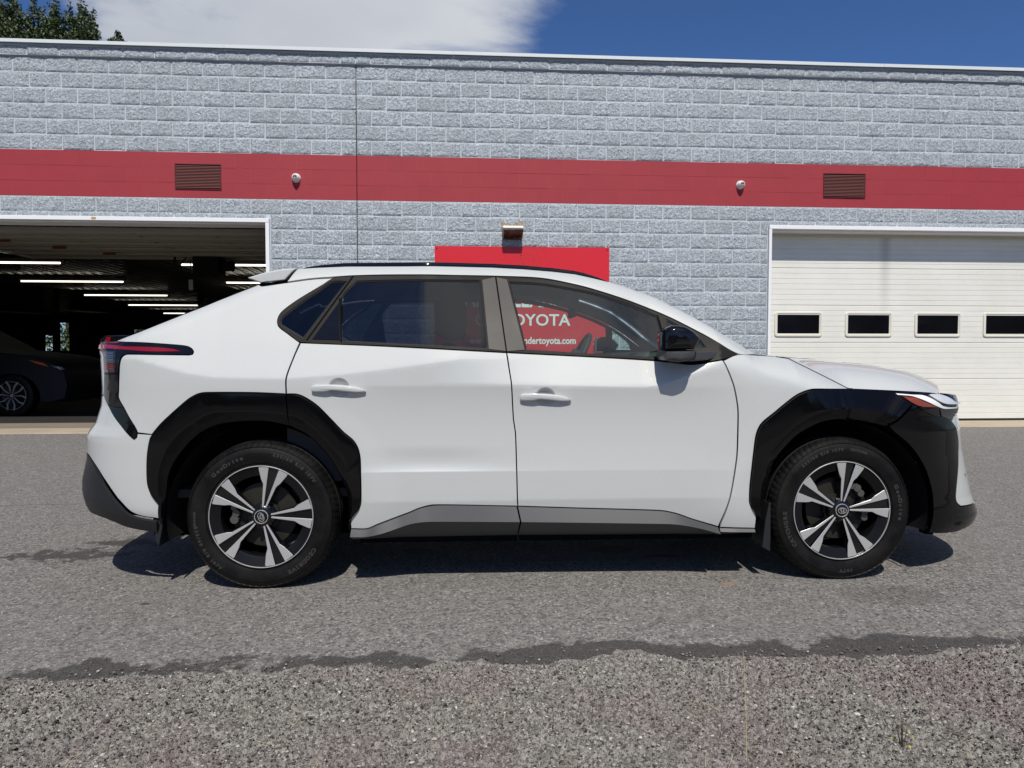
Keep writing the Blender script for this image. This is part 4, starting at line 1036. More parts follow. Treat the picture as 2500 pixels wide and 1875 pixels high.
    tag(rest.build('more_split_face_blocks', M['block'], garage), kind='stuff')
    # smooth red blocks of the band
    vents = [(-3.845, -3.238, 3.36, 3.70), (5.176, 5.80, 3.385, 3.73)]
    me = MB().box(-(CW-.004)/2, (CW-.004)/2, -.0016, .004, -(CH-.004)/2, (CH-.004)/2).build('painted_block', M['redblock'], garage); proto = me.data; bpy.data.objects.remove(me)
    for k in range(15, 18):
        ph = JX+(0.0 if k % 2 else CW/2); x = ph+math.floor((-11.6-ph)/CW)*CW
        while x < 12.7:
            segs = [(x, x+CW)]
            if x < JX-.02 and x+CW > JX+.02: segs = [(x, JX), (JX, x+CW)]
            for a, b in segs:
                z0_, z1_ = Z0+k*CH, Z0+(k+1)*CH; parts = [(a, b)]
                for vx0, vx1, vz0, vz1 in vents:
                    if z1_ > vz0 and z0_ < vz1 and k == 16:
                        np_ = []
                        for p, r in parts:
                            if r <= vx0 or p >= vx1: np_.append((p, r))
                            else:
                                if p < vx0-.03: np_.append((p, vx0-.004))
                                if r > vx1+.03: np_.append((vx1+.004, r))
                        parts = np_
                for p, r in parts:
                    o = bpy.data.objects.new('painted_block', proto); COL.objects.link(o); o.parent = garage
                    o.location = ((p+r)/2, random.uniform(-.0010, .0006), (z0_+z1_)/2); o.scale = ((r-p-.004)/(CW-.004), 1, 1)
            x += CW
    # metal coping in lengths, joints lapped
    x = BX0
    for i, L in enumerate((8.9, 8.9, 3.05, 3.05, 3.05, 3.05, 3.05, 3.95)):
        q = MB(); zt = 5.262+.0008*i; q.prism([(-.090, zt-.048), (-.086, zt-.053), (-.082, zt-.004), (.34, zt-.004), (.34, zt), (-.078, zt), (-.088, zt-.006)], x+.001, x+L-.001, axis='x'); q.build('coping_strip', M['coping'], garage); x += L
    MB().box(BX0, BX1, -.030, .28, 5.19, 5.2065).build('coping_board', M['void'], garage)
    MB().box(JX-.004, JX+.004, -.0115, -.001, Z0, Z0+24*CH).build('control_joint', M['void'], garage)
    # roof, side and back walls enclose the workshop
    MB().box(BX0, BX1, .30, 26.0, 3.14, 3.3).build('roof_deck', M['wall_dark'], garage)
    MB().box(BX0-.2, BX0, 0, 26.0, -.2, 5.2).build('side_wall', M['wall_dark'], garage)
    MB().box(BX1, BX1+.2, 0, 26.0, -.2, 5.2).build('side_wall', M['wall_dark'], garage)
build_wall()

def build_doors():
    FR = M['frame']
    # frames of both openings, proud of the wall
    q = MB(); q.box(LD0-.05, LD1+.048, -.055, .02, HEAD-.012, HEAD+.042); q.build('door_head_frame', FR, garage, bevel=.004)
    MB().box(LD1, LD1+.050, -.052, .30, FLOOR, HEAD-.014).build('door_jamb_frame', FR, garage, bevel=.003)
    MB().box(LD1-.012, LD1-.001, .02, .30, FLOOR, HEAD-.02).build('door_jamb_lining', M['wall_dark'], garage)
    MB().box(LD0-.05, LD0, -.052, .30, FLOOR, HEAD-.014).build('door_jamb_frame', FR, garage, bevel=.003)
    MB().box(RD0-.0, RD1, -.055, .02, HEAD-.012, HEAD+.042).build('door_head_frame', FR, garage, bevel=.004)
    MB().box(RD0-.002, RD0+.040, -.052, .30, FLOOR, HEAD-.014).build('door_jamb_frame', FR, garage, bevel=.003)
    MB().box(LD0, LD1, .021, .30, HEAD-.03, HEAD-.013).build('door_head_lining', FR, garage)
    MB().box(RD0+.04, RD1, .021, .40, HEAD-.03, HEAD-.013).build('door_head_lining', FR, garage)
    rs = simple('rust_stain', (.45, .26, .10), .8); MB().box(-4.92, -4.86, -.0565, -.0548, HEAD-.0, HEAD+.03).build('rust_stain', rs, garage)
    # closed sectional door at the right
    y0 = .24
    def M_door():
        q = NT_('cream_door_panel'); n = q.noise(1.6, 6, .65)
        st = q.noise(1.0, 8, .6, vec=q.n('ShaderNodeVectorMath', {0: q.pos(), 1: (2.2, 1, 26)}, operation='MULTIPLY').outputs[0])
        c = q.mix(q.mr(n, .3, .75), (.66, .66, .60), (.735, .735, .685)); c = q.mix(q.mr(st, .55, .8, 0, .35), c, (.52, .51, .47))
        # a drip mark near the middle of the top
        g = q.n('ShaderNodeSeparateXYZ', {0: q.pos()})
        dx = q.m('ABSOLUTE', q.m('SUBTRACT', g.outputs[0], 6.27)); drip = q.m('MULTIPLY', q.mr(dx, .0, .13, .5, 0, True), q.mr(g.outputs[2], 1.5, 2.8, 0, 1))
        c = q.mix(drip, c, (.30, .30, .28))
        q.set(Base_Color=c, Roughness=.5, Normal=q.bump(q.noise(300, 2, .5), .12, .001)); return q.mat
    M['doorpanel'] = M_door()
    door = empty('overhead_door', (0, 0, 0), parent=garage); door['label'] = 'closed cream sectional door with small black windows'
    zs = [.165, .770, 1.313, 1.861, 2.406, 2.90]
    for a, b in zip(zs, zs[1:]):
        # ribbed skin: seven shallow courses per section
        n = 7; prof = [(y0+.045, a+.002), (y0+.006, a+.002), (y0, a+.008)]
        for k in range(1, n):
            z = a+(b-a)*k/n; prof += [(y0, z-.0045), (y0+.0045, z-.001), (y0+.0045, z+.001), (y0, z+.0045)]
        prof += [(y0, b-.008), (y0+.007, b-.002), (y0+.045, b-.002)]
        V = []; m = len(prof)
        for x in (RD0+.042, RD1): V += [(x, p[0], p[1]) for p in prof]
        mesh('door_panel', V, [(i, m+i, m+i+1, i+1) for i in range(m-1)]+[tuple(range(m))], M['doorpanel'], door)
    MB().box(RD0+.04, RD1, y0-.01, y0+.05, FLOOR-.01, .163).build('rubber_seal', M['rubberseal'], door)
    MB().box(RD0+.04, RD1, y0+.05, y0+.07, FLOOR, 2.9).build('door_lining', M['void'], door)
    MB().box(RD0+.04, RD1, y0-.02, y0+.0, HEAD-.075, HEAD-.031).build('head_seal', simple('beige_seal', (.50, .47, .38), .6), door)
    cream = simple('cream_window_frame', (.66, .65, .57), .35)
    WX0, WDX = 4.955, 1.0755
    for i in range(5):
        xc = WX0+i*WDX; w, h = .362, .182; zc = 1.582
        def rr(w, h, r, n=5):
            P = []
            for cx, cz, a0 in ((w-r, h-r, 0), (-w+r, h-r, 90), (-w+r, -h+r, 180), (w-r, -h+r, 270)):
                for k in range(n+1): t = math.radians(a0+90*k/n); P.append((cx+r*math.cos(t), cz+r*math.sin(t)))
            return P
        rings = [(rr(w, h, .045), .0), (rr(w-.003, h-.003, .043), -.016), (rr(w-.022, h-.022, .03), -.018), (rr(w-.028, h-.028, .022), -.010), (rr(w-.042, h-.042, .012), -.010), (rr(w-.046, h-.046, .010), .0)]
        V = []; F = []
        for P, dy in rings: V += [(xc+p[0], y0+dy-.001, zc+p[1]) for p in P]
        n = len(rings[0][0])
        for r in range(len(rings)-1):
            for k in range(n): F.append((r*n+k, r*n+(k+1) % n, (r+1)*n+(k+1) % n, (r+1)*n+k))
        mesh('window_frame', V, F, cream, door, smooth=True, sharp=30)
        MB().box(xc-w+.045, xc+w-.045, y0-.004, y0-.002, zc-h+.045, zc+h-.045).build('window_pane', M['lamp_black'], door)
    # open door rolled back under the ceiling at the left
    od = empty('raised_door', (0, 0, 0), parent=garage); od['label'] = 'overhead door rolled back under the ceiling'
    mt = simple('door_inner_skin', (.26, .24, .20), .55)
    for k in range(5):
        a = .42+k*.56; q = MB(); z = 2.86
        q.box(LD0+.1, LD1-.02, a, a+.545, z, z+.05)
        q.box(LD0+.1, LD1-.02, a, a+.05, z-.035, z); q.box(LD0+.1, LD1-.02, a+.495, a+.545, z-.035, z); q.box(LD0+.1, LD1-.02, a+.25, a+.275, z-.018, z)
        q.build('door_panel', mt, od)
        for x in (-6.9, -5.8, -4.7, -3.6): MB().box(x-.03, x+.03, a+.06, a+.485, z-.010, z-.001).build('door_stile', mt, od)
    for x in (LD0+.05, LD1-.06): MB().box(x-.02, x+.02, .3, 3.3, 2.83, 2.86).build('door_track', M['coping'], od)
    tg = MB()
    # floor slab edge / threshold
build_doors()
# ------------------------------------------------------------------ inside the open bay
def build_inside():
    # concrete floor, corrugated ceiling, back wall with openings
    fl = MB(); fl.box(BX0, BX1, D+.80, D+25.9, -.05, FLOOR); q = MB(); q.box(LD0, LD1-.014, D+.021, D+.799, -.05, FLOOR-.001); tag(q.build('bay_threshold', M['slabshade']), kind='structure'); tag(fl.build('workshop_floor', M['slabdark']), kind='structure')
    rib = simple('corrugated_ceiling_metal', (.30, .29, .26), .24, metal=.9, var=.2, vscale=3)
    V = []; F = []; x = BX0+.05; z = 3.115-.02; pr = []
    while x < 0.2:
        pr += [(x, z), (x+.10, z), (x+.115, z-.035), (x+.145, z-.035), (x+.16, z)]; x += .23
    for y in (.32, 25.9): V += [(p[0], y, p[1]) for p in pr]
    n = len(pr); F = [(i, n+i, n+i+1, i+1) for i in range(n-1)]
    tag(mesh('ceiling_sheeting', V, F, rib, garage), kind='stuff')
    back = 26.0; q = MB(); holes = [(-11.35+2.6, -10.9+2.6, 1.0, 1.75)]
    # back wall built round three small windows
    xs = [BX0, -20.05, -19.62, -19.35, -18.85, -15.9, -15.3, BX1]
    for i in range(len(xs)-1):
        a, b = xs[i], xs[i+1]
        if i in (1, 3, 5):
            lo, hi = {1: (1.35, 2.10), 3: (1.35, 2.70), 5: (1.95, 2.40)}[i]
            q.box(a, b, back, back+.1, -.1, lo); q.box(a, b, back, back+.1, hi, 3.2)
            f = MB(); f.box(a, a+.04, back-.02, back+.02, lo, hi); f.box(b-.04, b, back-.02, back+.02, lo, hi); f.box(a+.04, b-.04, back-.02, back+.02, (lo+hi)/2-.02, (lo+hi)/2+.02)
            f.build('back_window_frame', M['wall_dark'], garage)
        else: q.box(a, b, back, back+.1, -.1, 3.2)
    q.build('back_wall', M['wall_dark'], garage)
    # strip lights
    em = NT_('lit_tube'); em.b.inputs['Emission Color'].default_value = (1.0, .95, .82, 1); em.b.inputs['Emission Strength'].default_value = 2.2; em.b.inputs['Base Color'].default_value = (.6, .6, .55, 1)
    hs = simple('fixture_white', (.12, .12, .11), .5)
    L = [(-9.04, 14.7), (-4.37, 14.8), (-9.50, 18.33), (-4.63, 18.35), (-10.07, 22.4), (-5.1, 22.4), (-10.72, 26.7), (-5.7, 26.7), (-11.55, 31.8), (-6.4, 31.8)]
    for i, (x, y) in enumerate(L):
        where = ['nearest row', 'second row', 'third row', 'fourth row', 'farthest row'][i//2]; sd = 'left' if i % 2 == 0 else 'right'
        t = empty('ceiling_light', (x, y, 2.93)); tag(t, 'lit strip light under the garage ceiling, %s tube of the %s' % (sd, where), 'ceiling light', 'strip lights under the garage ceiling')
        MB().box(-1.22, 1.22, -.05, .05, .02, .09).build('light_housing', hs, t)
        MB().cyl((-1.20, 0, 0), (1.20, 0, 0), .019, n=10).build('light_tube', em.mat, t)
    # door opener with chain and tag
    op = empty('door_opener', (-4.42, 13.0, 2.74)); tag(op, 'black electric door opener hanging under the garage ceiling', 'door opener')
    q = MB(); q.box(-.22, .22, -.2, .2, -.19, .10); q.build('motor_housing', M['liner'], op, bevel=.02)
    MB().cyl((.22, 0, -.05), (.42, 0, -.05), .09, n=16).build('motor', M['liner'], op)
    q = MB(); q.box(-.60, -.57, -.02, .02, -.12, .28); q.tube([(-.56, 0, -.1), (-.35, 0, .14)], .012); q.tube([(-.60, 0, .2), (-.30, 0, .2)], .012); q.build('bracket', M['liner'], op)
    q = MB(); q.tube([(-.32, 0, .15), (-.32, 0, -.22)], .006); q.tube([(-.32+.03*math.cos(a), 0, -.255+.03*math.sin(a)) for a in np.linspace(0, 6.28, 12)], .005); q.build('pull_cord', M['liner'], op)
    MB().box(-.355, -.285, -.004, .004, -.47, -.29).build('pull_tag', simple('paper_tag', (.30, .29, .24), .7), op)
    for i, (x, y) in enumerate(((-6.75, 1.1), (-6.3, 1.75), (-5.85, 2.4))):
        s_ = MB().box(x-.10, x+.10, D+y-.01, D+y+.01, 2.795, 2.835).build('warning_sticker', simple('red_sticker', (.10, .01, .008), .5)); tag(s_, 'small red warning sticker on the raised garage door, %s of three' % ['leftmost', 'middle', 'rightmost'][i], 'sticker', 'red stickers on the raised door')
# dark car inside
def build_dark_car():
    navy = simple('dark_blue_paint', (.0015, .002, .0035), .6); bk = simple('dark_plastic', (.006, .006, .006), .5)
    car2 = empty('parked_car', (-7.20, 12.95, FLOOR), math.radians(-2)); tag(car2, 'dark blue car with two-tone wheel parked inside the open garage', 'car')
    # side profile, x forward from the front axle; rear half runs out of frame
    prof = [(-3.6, .35), (-3.62, .9), (-3.4, 1.02), (-2.9, 1.52), (-1.9, 1.60), (-1.35, 1.52), (-.62, 1.08), (-.3, 1.04), (.3, .97), (.66, .86), (.84, .70), (.88, .50), (.84, .28), (.60, .22), (.46, .22), (.44, .40), (.36, .55), (.2, .66), (0, .70), (-.2, .66), (-.36, .55), (-.44, .40), (-.46, .24), (-2.3, .24), (-2.34, .5), (-2.55, .68), (-2.75, .72), (-2.95, .68), (-3.16, .5), (-3.2, .24)]
    V = []; F = []; n = len(prof)
    secs = [(-.90, .955), (-.88, 1.0), (-.5, 1.012), (0, 1.02), (.5, 1.012), (.88, 1.0), (.90, .955)]
    for y, k in secs:
        for x, z in prof:
            yy = y*(1-.30*max(0, (z-1.0)/.6)); V.append((x*(1 if abs(y) > .6 or x < .4 else 1.06), yy, .6+(z-.6)*k))
    for a in range(len(secs)-1):
        for b in range(n): F.append((a*n+b, a*n+(b+1) % n, (a+1)*n+(b+1) % n, (a+1)*n+b))
    F += [tuple(range(n)), tuple(range(len(V)-1, len(V)-n-1, -1))]
    fix_normals(mesh('body', V, F, navy, car2, smooth=True, sharp=40))
    MB().prism([(.30, .905), (.52, .86), (.60, .80), (.40, .855)], -.912, -.90).build('turn_signal', simple('amber_reflector', (.50, .10, .01), .3), car2)
    MB().prism([(.62, .83), (.74, .80), (.80, .75), (.68, .785)], -.90, -.80).build('headlight', M['clear_lens'], car2)
    for cx in (0.0, -2.75):
        w = MB(); w.lathe_y([(.225, .03), (.22, .10), (.10, .16), (.0, .16)], 40); w = w.build('wheel', bk, car2, smooth=True, sharp=30); w.location = (cx, -.905, .335)
        MB().lathe_y([(.232, .03), (.238, .005), (.26, -.004), (.31, .0), (.335, .02), (.338, .20)], 60).build('tyre', M['rubber'], w, smooth=True, sharp=35)
        sv = simple('two_tone_silver', (.32, .32, .31), .5, metal=0)
        for s in range(5):
            a = math.radians(4+72*s); q = MB()
            for mir in (1, -1):
                P = [(.012*mir, .04), (.020*mir, .045), (.050*mir, .150), (.092*mir, .195), (.098*mir, .222), (.082*mir, .226), (.065*mir, .200), (.034*mir, .155)]
                V = []
                for y in (.0, .02):
                    for x, z in P: V.append((x*math.cos(a)+z*math.sin(a), y, -x*math.sin(a)+z*math.cos(a)))
                m = len(P); q.add(V, [tuple(range(m))]+[(i, (i+1) % m, m+(i+1) % m, m+i) for i in range(m)])
            q.build('spoke', sv, w)
        q = MB(); q.lathe_y([(.2215, .004), (.227, .004), (.228, .02)], 60); q.lathe_y([(.0, .0), (.024, .002), (.03, .02)], 20); q.build('rim_lip', sv, w, smooth=True, sharp=40)
def M_slab(dark=1.0, nm='concrete_slab'):
    q = NT_(nm); v = q.n('ShaderNodeVectorMath', {0: q.pos(), 1: (.5, 3.0, 1)}, operation='MULTIPLY').outputs[0]
    n = q.noise(2.6, 8, .6, vec=v, dist=.8); n2 = q.noise(30, 4, .6)
    c = q.mix(q.mr(n, .3, .7), tuple(c*dark for c in (.30, .25, .185)), tuple(c*dark for c in (.43, .36, .27)))
    c = q.mix(q.mr(n2, .5, .8, 0, .3), c, (.2*dark, .18*dark, .15*dark)); q.set(Base_Color=c, Roughness=.8, Normal=q.bump(n2, .3, .004)); return q.mat
M['slab'] = M_slab(); M['slabshade'] = M_slab(.55, 'shaded_threshold_concrete'); M['slabdark'] = simple('workshop_concrete', (.018, .017, .016), .7, var=.3, vscale=1.5)  # threshold: darker copy of the slab, shade inside the door put into its colour
build_inside(); build_dark_car()

# ------------------------------------------------------------------ things fixed to the wall
def build_fixtures():
    # louvred vents
    for i, (x0, x1, z0, z1) in enumerate(((-3.845, -3.238, 3.36, 3.70), (5.176, 5.80, 3.385, 3.73))):
        v = empty('louvre_vent', ((x0+x1)/2, D-.004, (z0+z1)/2)); tag(v, ['louvred metal vent in the red band above the open garage bay', 'louvred metal vent in the red band above the closed door'][i], 'vent', 'louvred vents in the red band')
        w, h = (x1-x0)/2, (z1-z0)/2; fm = simple('vent_frame_red', (.08, .012, .014), .5); sl = simple('vent_slat', (.20, .075, .07), .45, metal=.2)
        q = MB(); q.box(-w, w, -.010, .004, h-.010, h); q.box(-w, w, -.010, .004, -h, -h+.010); q.box(-w, -w+.010, -.0095, .004, -h+.010, h-.010); q.box(w-.010, w, -.0095, .004, -h+.010, h-.010); q.build('frame', fm, v)
        MB().box(-w+.01, w-.01, -.002, .0, -h+.01, h-.01).build('backing', M['void'], v)
        me = None; n = 15
        for k in range(n):
            z = -h+.018+(2*h-.036)*(k+.5)/n
            if me is None: o = MB().prism([(-.012, -.005), (-.0045, .0035), (-.0045, .002), (-.011, -.006)], -w+.011, w-.011, axis='x').build('slat', sl, v); me = o.data
            else: o = bpy.data.objects.new('slat', me); COL.objects.link(o); o.parent = v
            o.location = (0, 0, z)
    wp = simple('white_plastic', (.75, .75, .73), .35); dk = simple('camera_face', (.30, .30, .28), .4)
    for i, (x, z, tx) in enumerate(((-2.243, 3.535, .25), (3.956, 3.542, -.1))):
        c = empty('security_camera', (x, D-.006, z)); tag(c, ['white eyeball camera on the red band near the control joint', 'white eyeball camera on the red band beside the right vent'][i], 'camera', 'security cameras on the red band')
        MB().cyl((0, -.022, 0), (0, 0, 0), .056, .062, 32).build('base', wp, c, smooth=True, sharp=40)
        V = []; F = []; n, m = 24, 14; R = .052
        q = MB(); prof = [(R*math.sin(t), -R*math.cos(t)-.038) for t in np.linspace(.28, 2.6, 14)]; prof = [(.0, prof[0][1])]+prof
        q.lathe_y(prof, 28); q.build('camera_ball', wp, c, smooth=True, sharp=50)
        q = MB(); q.cyl((0, -.091, 0), (0, -.084, 0), .027, .030, 24); q.build('camera_face', dk, c)
        for s in (-1, 1): MB().cyl((s*.012, -.094, .004), (s*.012, -.088, .004), .0088, n=14).build('lens', M['void'], c)
    # wall pack light
    L = empty('wall_light', (.705, D-.004, 2.86)); tag(L, 'weathered white wall pack light with dark rusty lens above the red sign', 'wall light')
    q = MB(); q.prism([(0, .045), (-.05, .048), (-.215, .030), (-.235, .010), (-.235, -.012), (0, -.012)], -.142, .142, axis='x'); q.build('light_housing', simple('weathered_white_metal', (.62, .63, .62), .5, var=.2, vscale=12), L, bevel=.012)
    rl = NT_('rusty_smoked_lens'); rl.set(Base_Color=rl.mix(rl.mr(rl.noise(14, 5, .7), .45, .6), (.012, .010, .009), (.10, .03, .012)), Roughness=.25)
    q = MB(); q.prism([(0, -.013), (-.228, -.013), (-.232, -.030), (-.205, -.085), (-.10, -.125), (0, -.130)], -.136, .136, axis='x'); q.build('lens', rl.mat, L, bevel=.01)
    # bare patch left where an older light was mounted
    pm = NT_('bare_tan_block'); pm.set(Base_Color=pm.mix(pm.mr(pm.noise(70, 5, .7), .35, .6), (.10, .07, .035), (.55, .42, .26)), Roughness=.8, Normal=pm.bump(pm.noise(60, 5, .7), 1, .02))
    pts = [(.555, 2.88)]+[(.555+.30*k/12, 2.965+random.uniform(-.012, .012)-.03*(k == 6)) for k in range(13)]+[(.865, 2.93), (.85, 2.88)]
    MB().prism([(p[0], p[1]) for p in pts], -.026, -.0, axis='y').build('bare_patch', pm.mat, garage)
    # red sign board
    S = empty('sign_board', (.85, D-.034, 0)); tag(S, 'red sign board with white dealer lettering on the block wall behind the car', 'sign')
    sm = NT_('red_sign_face')
    ob = sm.obj(); cr = sm.n('ShaderNodeTexVoronoi', {'Scale': 17.0}, feature='DISTANCE_TO_EDGE'); wv = sm.n('ShaderNodeVectorMath', {0: ob, 1: sm.n('ShaderNodeVectorMath', {0: sm.n('ShaderNodeTexNoise', {'Scale': 9.0, 'Vector': ob, 'Detail': 4}).outputs['Color'], 1: (.12, .12, .12)}, operation='MULTIPLY').outputs[0]}, operation='ADD').outputs[0]; sm.L.new(wv, cr.inputs['Vector'])
    sep = sm.n('ShaderNodeSeparateXYZ', {0: ob}); d = sm.m('ADD', sm.m('POWER', sm.m('DIVIDE', sm.m('ADD', sep.outputs[0], -.06), .42), 2.0), sm.m('POWER', sm.m('DIVIDE', sm.m('ADD', sep.outputs[2], -2.50), .20), 2.0))
    area = sm.mr(d, .2, 1.0, 1.0, 0.0); nn = sm.mr(sm.noise(16, 4, .6, vec=ob), .48, .58)
    line = sm.m('MULTIPLY', sm.m('MULTIPLY', sm.mr(cr.outputs['Distance'], .012, .05, 1.0, 0.0), area), nn)
    sm.set(Base_Color=sm.mix(line, (.60, .022, .032), (.09, .05, .03)), Roughness=.32)
    MB().box(-1.22, 1.22, -.004, .004, 1.12, 2.633).build('board', sm.mat, S)
    wt = simple('white_vinyl', (.80, .82, .80), .4)
    def txt(s, size, cx, zb, width, bold, nm):
        vs, fs = text_mesh(s, size, 0, bold); x0 = min(v[0] for v in vs); x1 = max(v[0] for v in vs); k = width/(x1-x0)
        mesh(nm, [((v[0]-(x0+x1)/2)*k+cx, -.0055, zb+v[1]) for v in vs], fs, wt, S)
    txt('BLAISE ALEXANDER', .34, .0, 1.80, 2.12, .006, 'lettering')
    txt('TOYOTA', .225, .19, 1.542, .965, .0035, 'lettering')
    txt('www.blaisealexandertoyota.com', .135, .0, 1.285, 1.50, .003, 'lettering')
    q = MB()
    def ell(cx, cz, ra, rb, wd):
        n = 48; V = []
        for i in range(n):
            t = 2*PI*i/n; V += [(cx+ra*math.cos(t), -.0055, cz+rb*math.sin(t)), (cx+(ra-wd)*math.cos(t), -.0055, cz+(rb-wd)*math.sin(t))]
        q.add(V, [(2*i, 2*i+1, (2*i+3) % (2*n), (2*i+2) % (2*n)) for i in range(n)])
    ell(-.50, 1.62, .16, .105, .016); q.v = [(x, y, z) for x, y, z in q.v]
    q.build('emblem_ring', wt, S); 
    q = MB(); ell(-.50, 1.655, .11, .048, .013); q.v = [(x, y-.0004, z) for x, y, z in q.v]; q.build('emblem_ring', wt, S)
    q = MB(); ell(-.50, 1.62, .045, .10, .013); q.v = [(x, y-.0008, z) for x, y, z in q.v]; q.build('emblem_ring', wt, S)
    for x in (-1.19, 1.19): MB().cyl((x, -.008, 2.60), (x, -.003, 2.60), .008, n=10).build('screw', M['void'], S)
build_fixtures()

# ------------------------------------------------------------------ ground
def M_asphalt():
    q = NT_('worn_asphalt'); P = q.pos()
    g = q.n('ShaderNodeSeparateXYZ', {0: P})
    v1 = q.vor(210, 'F1', 'Color'); gr = q.n('ShaderNodeRGBToBW', {'Color': v1}).outputs[0]
    v2 = q.vor(120, 'F1', 'Color'); gr2 = q.n('ShaderNodeRGBToBW', {'Color': v2}).outputs[0]
    big = q.noise(1.1, 6, .6); med = q.noise(9, 5, .6)
    c = q.mix(gr, (.070, .066, .060), (.290, .275, .255))
    v3 = q.n('ShaderNodeRGBToBW', {'Color': q.vor(75, 'F1', 'Color')}).outputs[0]; c = q.mix(q.mr(v3, .15, .45, .75, 0), c, (.035, .032, .030)); c = q.mix(q.mr(v3, .62, .9, 0, .65), c, (.30, .285, .265))
    c = q.mix(q.mr(gr2, .80, .90, 0, .8), c, (.46, .44, .40))
    vc = q.n('ShaderNodeRGBToBW', {'Color': q.vor(34, 'F1', 'Color')}).outputs[0]; c = q.mix(q.m('MULTIPLY', q.mr(q.vor(34, 'F1', 'Distance'), .10, .15, .9, 0), q.mr(vc, .60, .66)), c, (.66, .63, .57))
    c = q.mix(q.mr(med, .3, .7, 0, .30), c, (.085, .079, .073))
    c = q.mix(q.mr(big, .35, .7, 0, .35), c, (.150, .140, .130))
    # damp stains
    def spot(cx, cy, rx, ry, nz=9, amp=.9):
        dx = q.m('DIVIDE', q.m('SUBTRACT', g.outputs[0], cx), rx); dy = q.m('DIVIDE', q.m('SUBTRACT', g.outputs[1], cy), ry)
        d = q.m('ADD', q.m('MULTIPLY', dx, dx), q.m('MULTIPLY', dy, dy)); n = q.noise(nz, 7, .7)
        return q.mr(q.m('ADD', d, q.m('MULTIPLY', q.m('SUBTRACT', n, .5), amp*6)), .35, 1.0, 1, 0, True)
    wet = None
    for a in ((-2.20, 4.16, .36, .15, 11, 1.1), (-1.98, 4.40, .24, .10, 11, 1.1), (.86, 4.05, .15, .10, 8, .35), (1.10, 3.90, .12, .035, 8, .3), (-.25, 4.10, .10, .08, 8, .3), (3.10, 3.55, .10, .06, 14, .5), (-1.43, 3.30, .03, .015, 14, .3)):
        s_ = spot(*a); wet = s_ if wet is None else q.m('MAXIMUM', wet, s_)
    # damp seam along the gravel edge
    nb = q.noise(3.2, 7, .65); e = q.m('SUBTRACT', g.outputs[1], q.m('ADD', 2.60, q.m('MULTIPLY', q.m('SUBTRACT', nb, .44), .50)))
    xg = q.mr(g.outputs[0], -1.6, .4, -.02, .06)
    band = q.mr(q.m('SUBTRACT', e, xg), .0, .035, 1, 0, True)
    wet = q.m('MAXIMUM', wet, q.m('MULTIPLY', band, q.mr(q.noise(14, 5, .7), .2, .45, .55, 1)))
    c = q.mix(wet, c, q.mix(gr, (.020, .018, .017), (.085, .078, .072)))
    oil = spot(1.98, 3.18, .30, .16, 4, .35); c = q.mix(q.m('MULTIPLY', oil, .35), c, (.06, .055, .045))
    rst = spot(1.30, 3.40, .05, .03, 12, .5); c = q.mix(q.m('MULTIPLY', rst, .45), c, (.32, .17, .05))
    # hairline crack at the left
    ck = q.m('ABSOLUTE', q.m('SUBTRACT', g.outputs[1], q.m('ADD', 5.35, q.m('MULTIPLY', q.noise(1.6, 5, .6), .35))))
    c = q.mix(q.m('MULTIPLY', q.mr(ck, .004, .014, .6, 0), q.mr(g.outputs[0], -1.2, -1.8, 0, 1)), c, (.03, .027, .025))
    h = q.m('ADD', q.m('MULTIPLY', gr, .8), q.m('MULTIPLY', q.vor(210, 'F1', 'Distance'), -1.2))
    q.set(Base_Color=c, Roughness=q.mr(wet, 0, 1, .88, .80), Normal=q.bump(h, .55, .004)); return q.mat
def build_ground():
    M['asphalt'] = M_asphalt()
    # asphalt sheet rising gently to the concrete apron
    ys = [-45, -10, 0, 1.5, 2.3, 2.5, 2.7, 3.2, 4.5, 5.5, 6.5, 7.5, 8.5, 9.55]; zs = [-.05, -.03, -.03, -.03, -.03, -.012, 0, 0, 0, .012, .035, .06, .087, .115]
    xs = [-60, -20, -8, -4, -2, 0, 2, 4, 8, 20, 60]
    V = [(x, y, z) for y, z in zip(ys, zs) for x in xs]; n = len(xs)
    tag(mesh('asphalt_yard', V, [(j*n+i, j*n+i+1, (j+1)*n+i+1, (j+1)*n+i) for j in range(len(ys)-1) for i in range(n-1)], M['asphalt'], smooth=True), kind='structure')
    q = MB(); q.prism([(9.56, -.10), (9.56, .117), (9.575, .126), (10.07, .138), (10.07, -.10)], BX0-8, BX1+8, axis='x'); tag(q.build('concrete_apron', M['slab']), kind='structure')
    q = MB(); q.box(RD0+.04, RD1, 10.071, 10.30, -.1, .1395); tag(q.build('door_threshold', M['slab']), kind='structure')
    gm = NT_('grassy_ground'); gm.set(Base_Color=gm.mix(gm.noise(.6, 8, .7), (.035, .045, .018), (.10, .095, .05)), Roughness=.95)
    tag(mesh('ground', [(-500, -500, -.12), (500, -500, -.12), (500, 500, -.12), (-500, 500, -.12)], [(0, 1, 2, 3)], gm.mat), kind='structure')
def vnoise(shape, cell, rng):
    H, Wd = shape; gh, gw = int(H/cell)+3, int(Wd/cell)+3; g = rng.random((gh, gw))
    y = np.arange(H)/cell; x = np.arange(Wd)/cell; yi = y.astype(int); xi = x.astype(int); fy = (y-yi)[:, None]; fx = (x-xi)[None]
    fy = fy*fy*(3-2*fy); fx = fx*fx*(3-2*fx)
    a = g[yi][:, xi]; b = g[yi][:, xi+1]; c = g[yi+1][:, xi]; d = g[yi+1][:, xi+1]
    return (a*(1-fx)+b*fx)*(1-fy)+(c*(1-fx)+d*fx)*fy
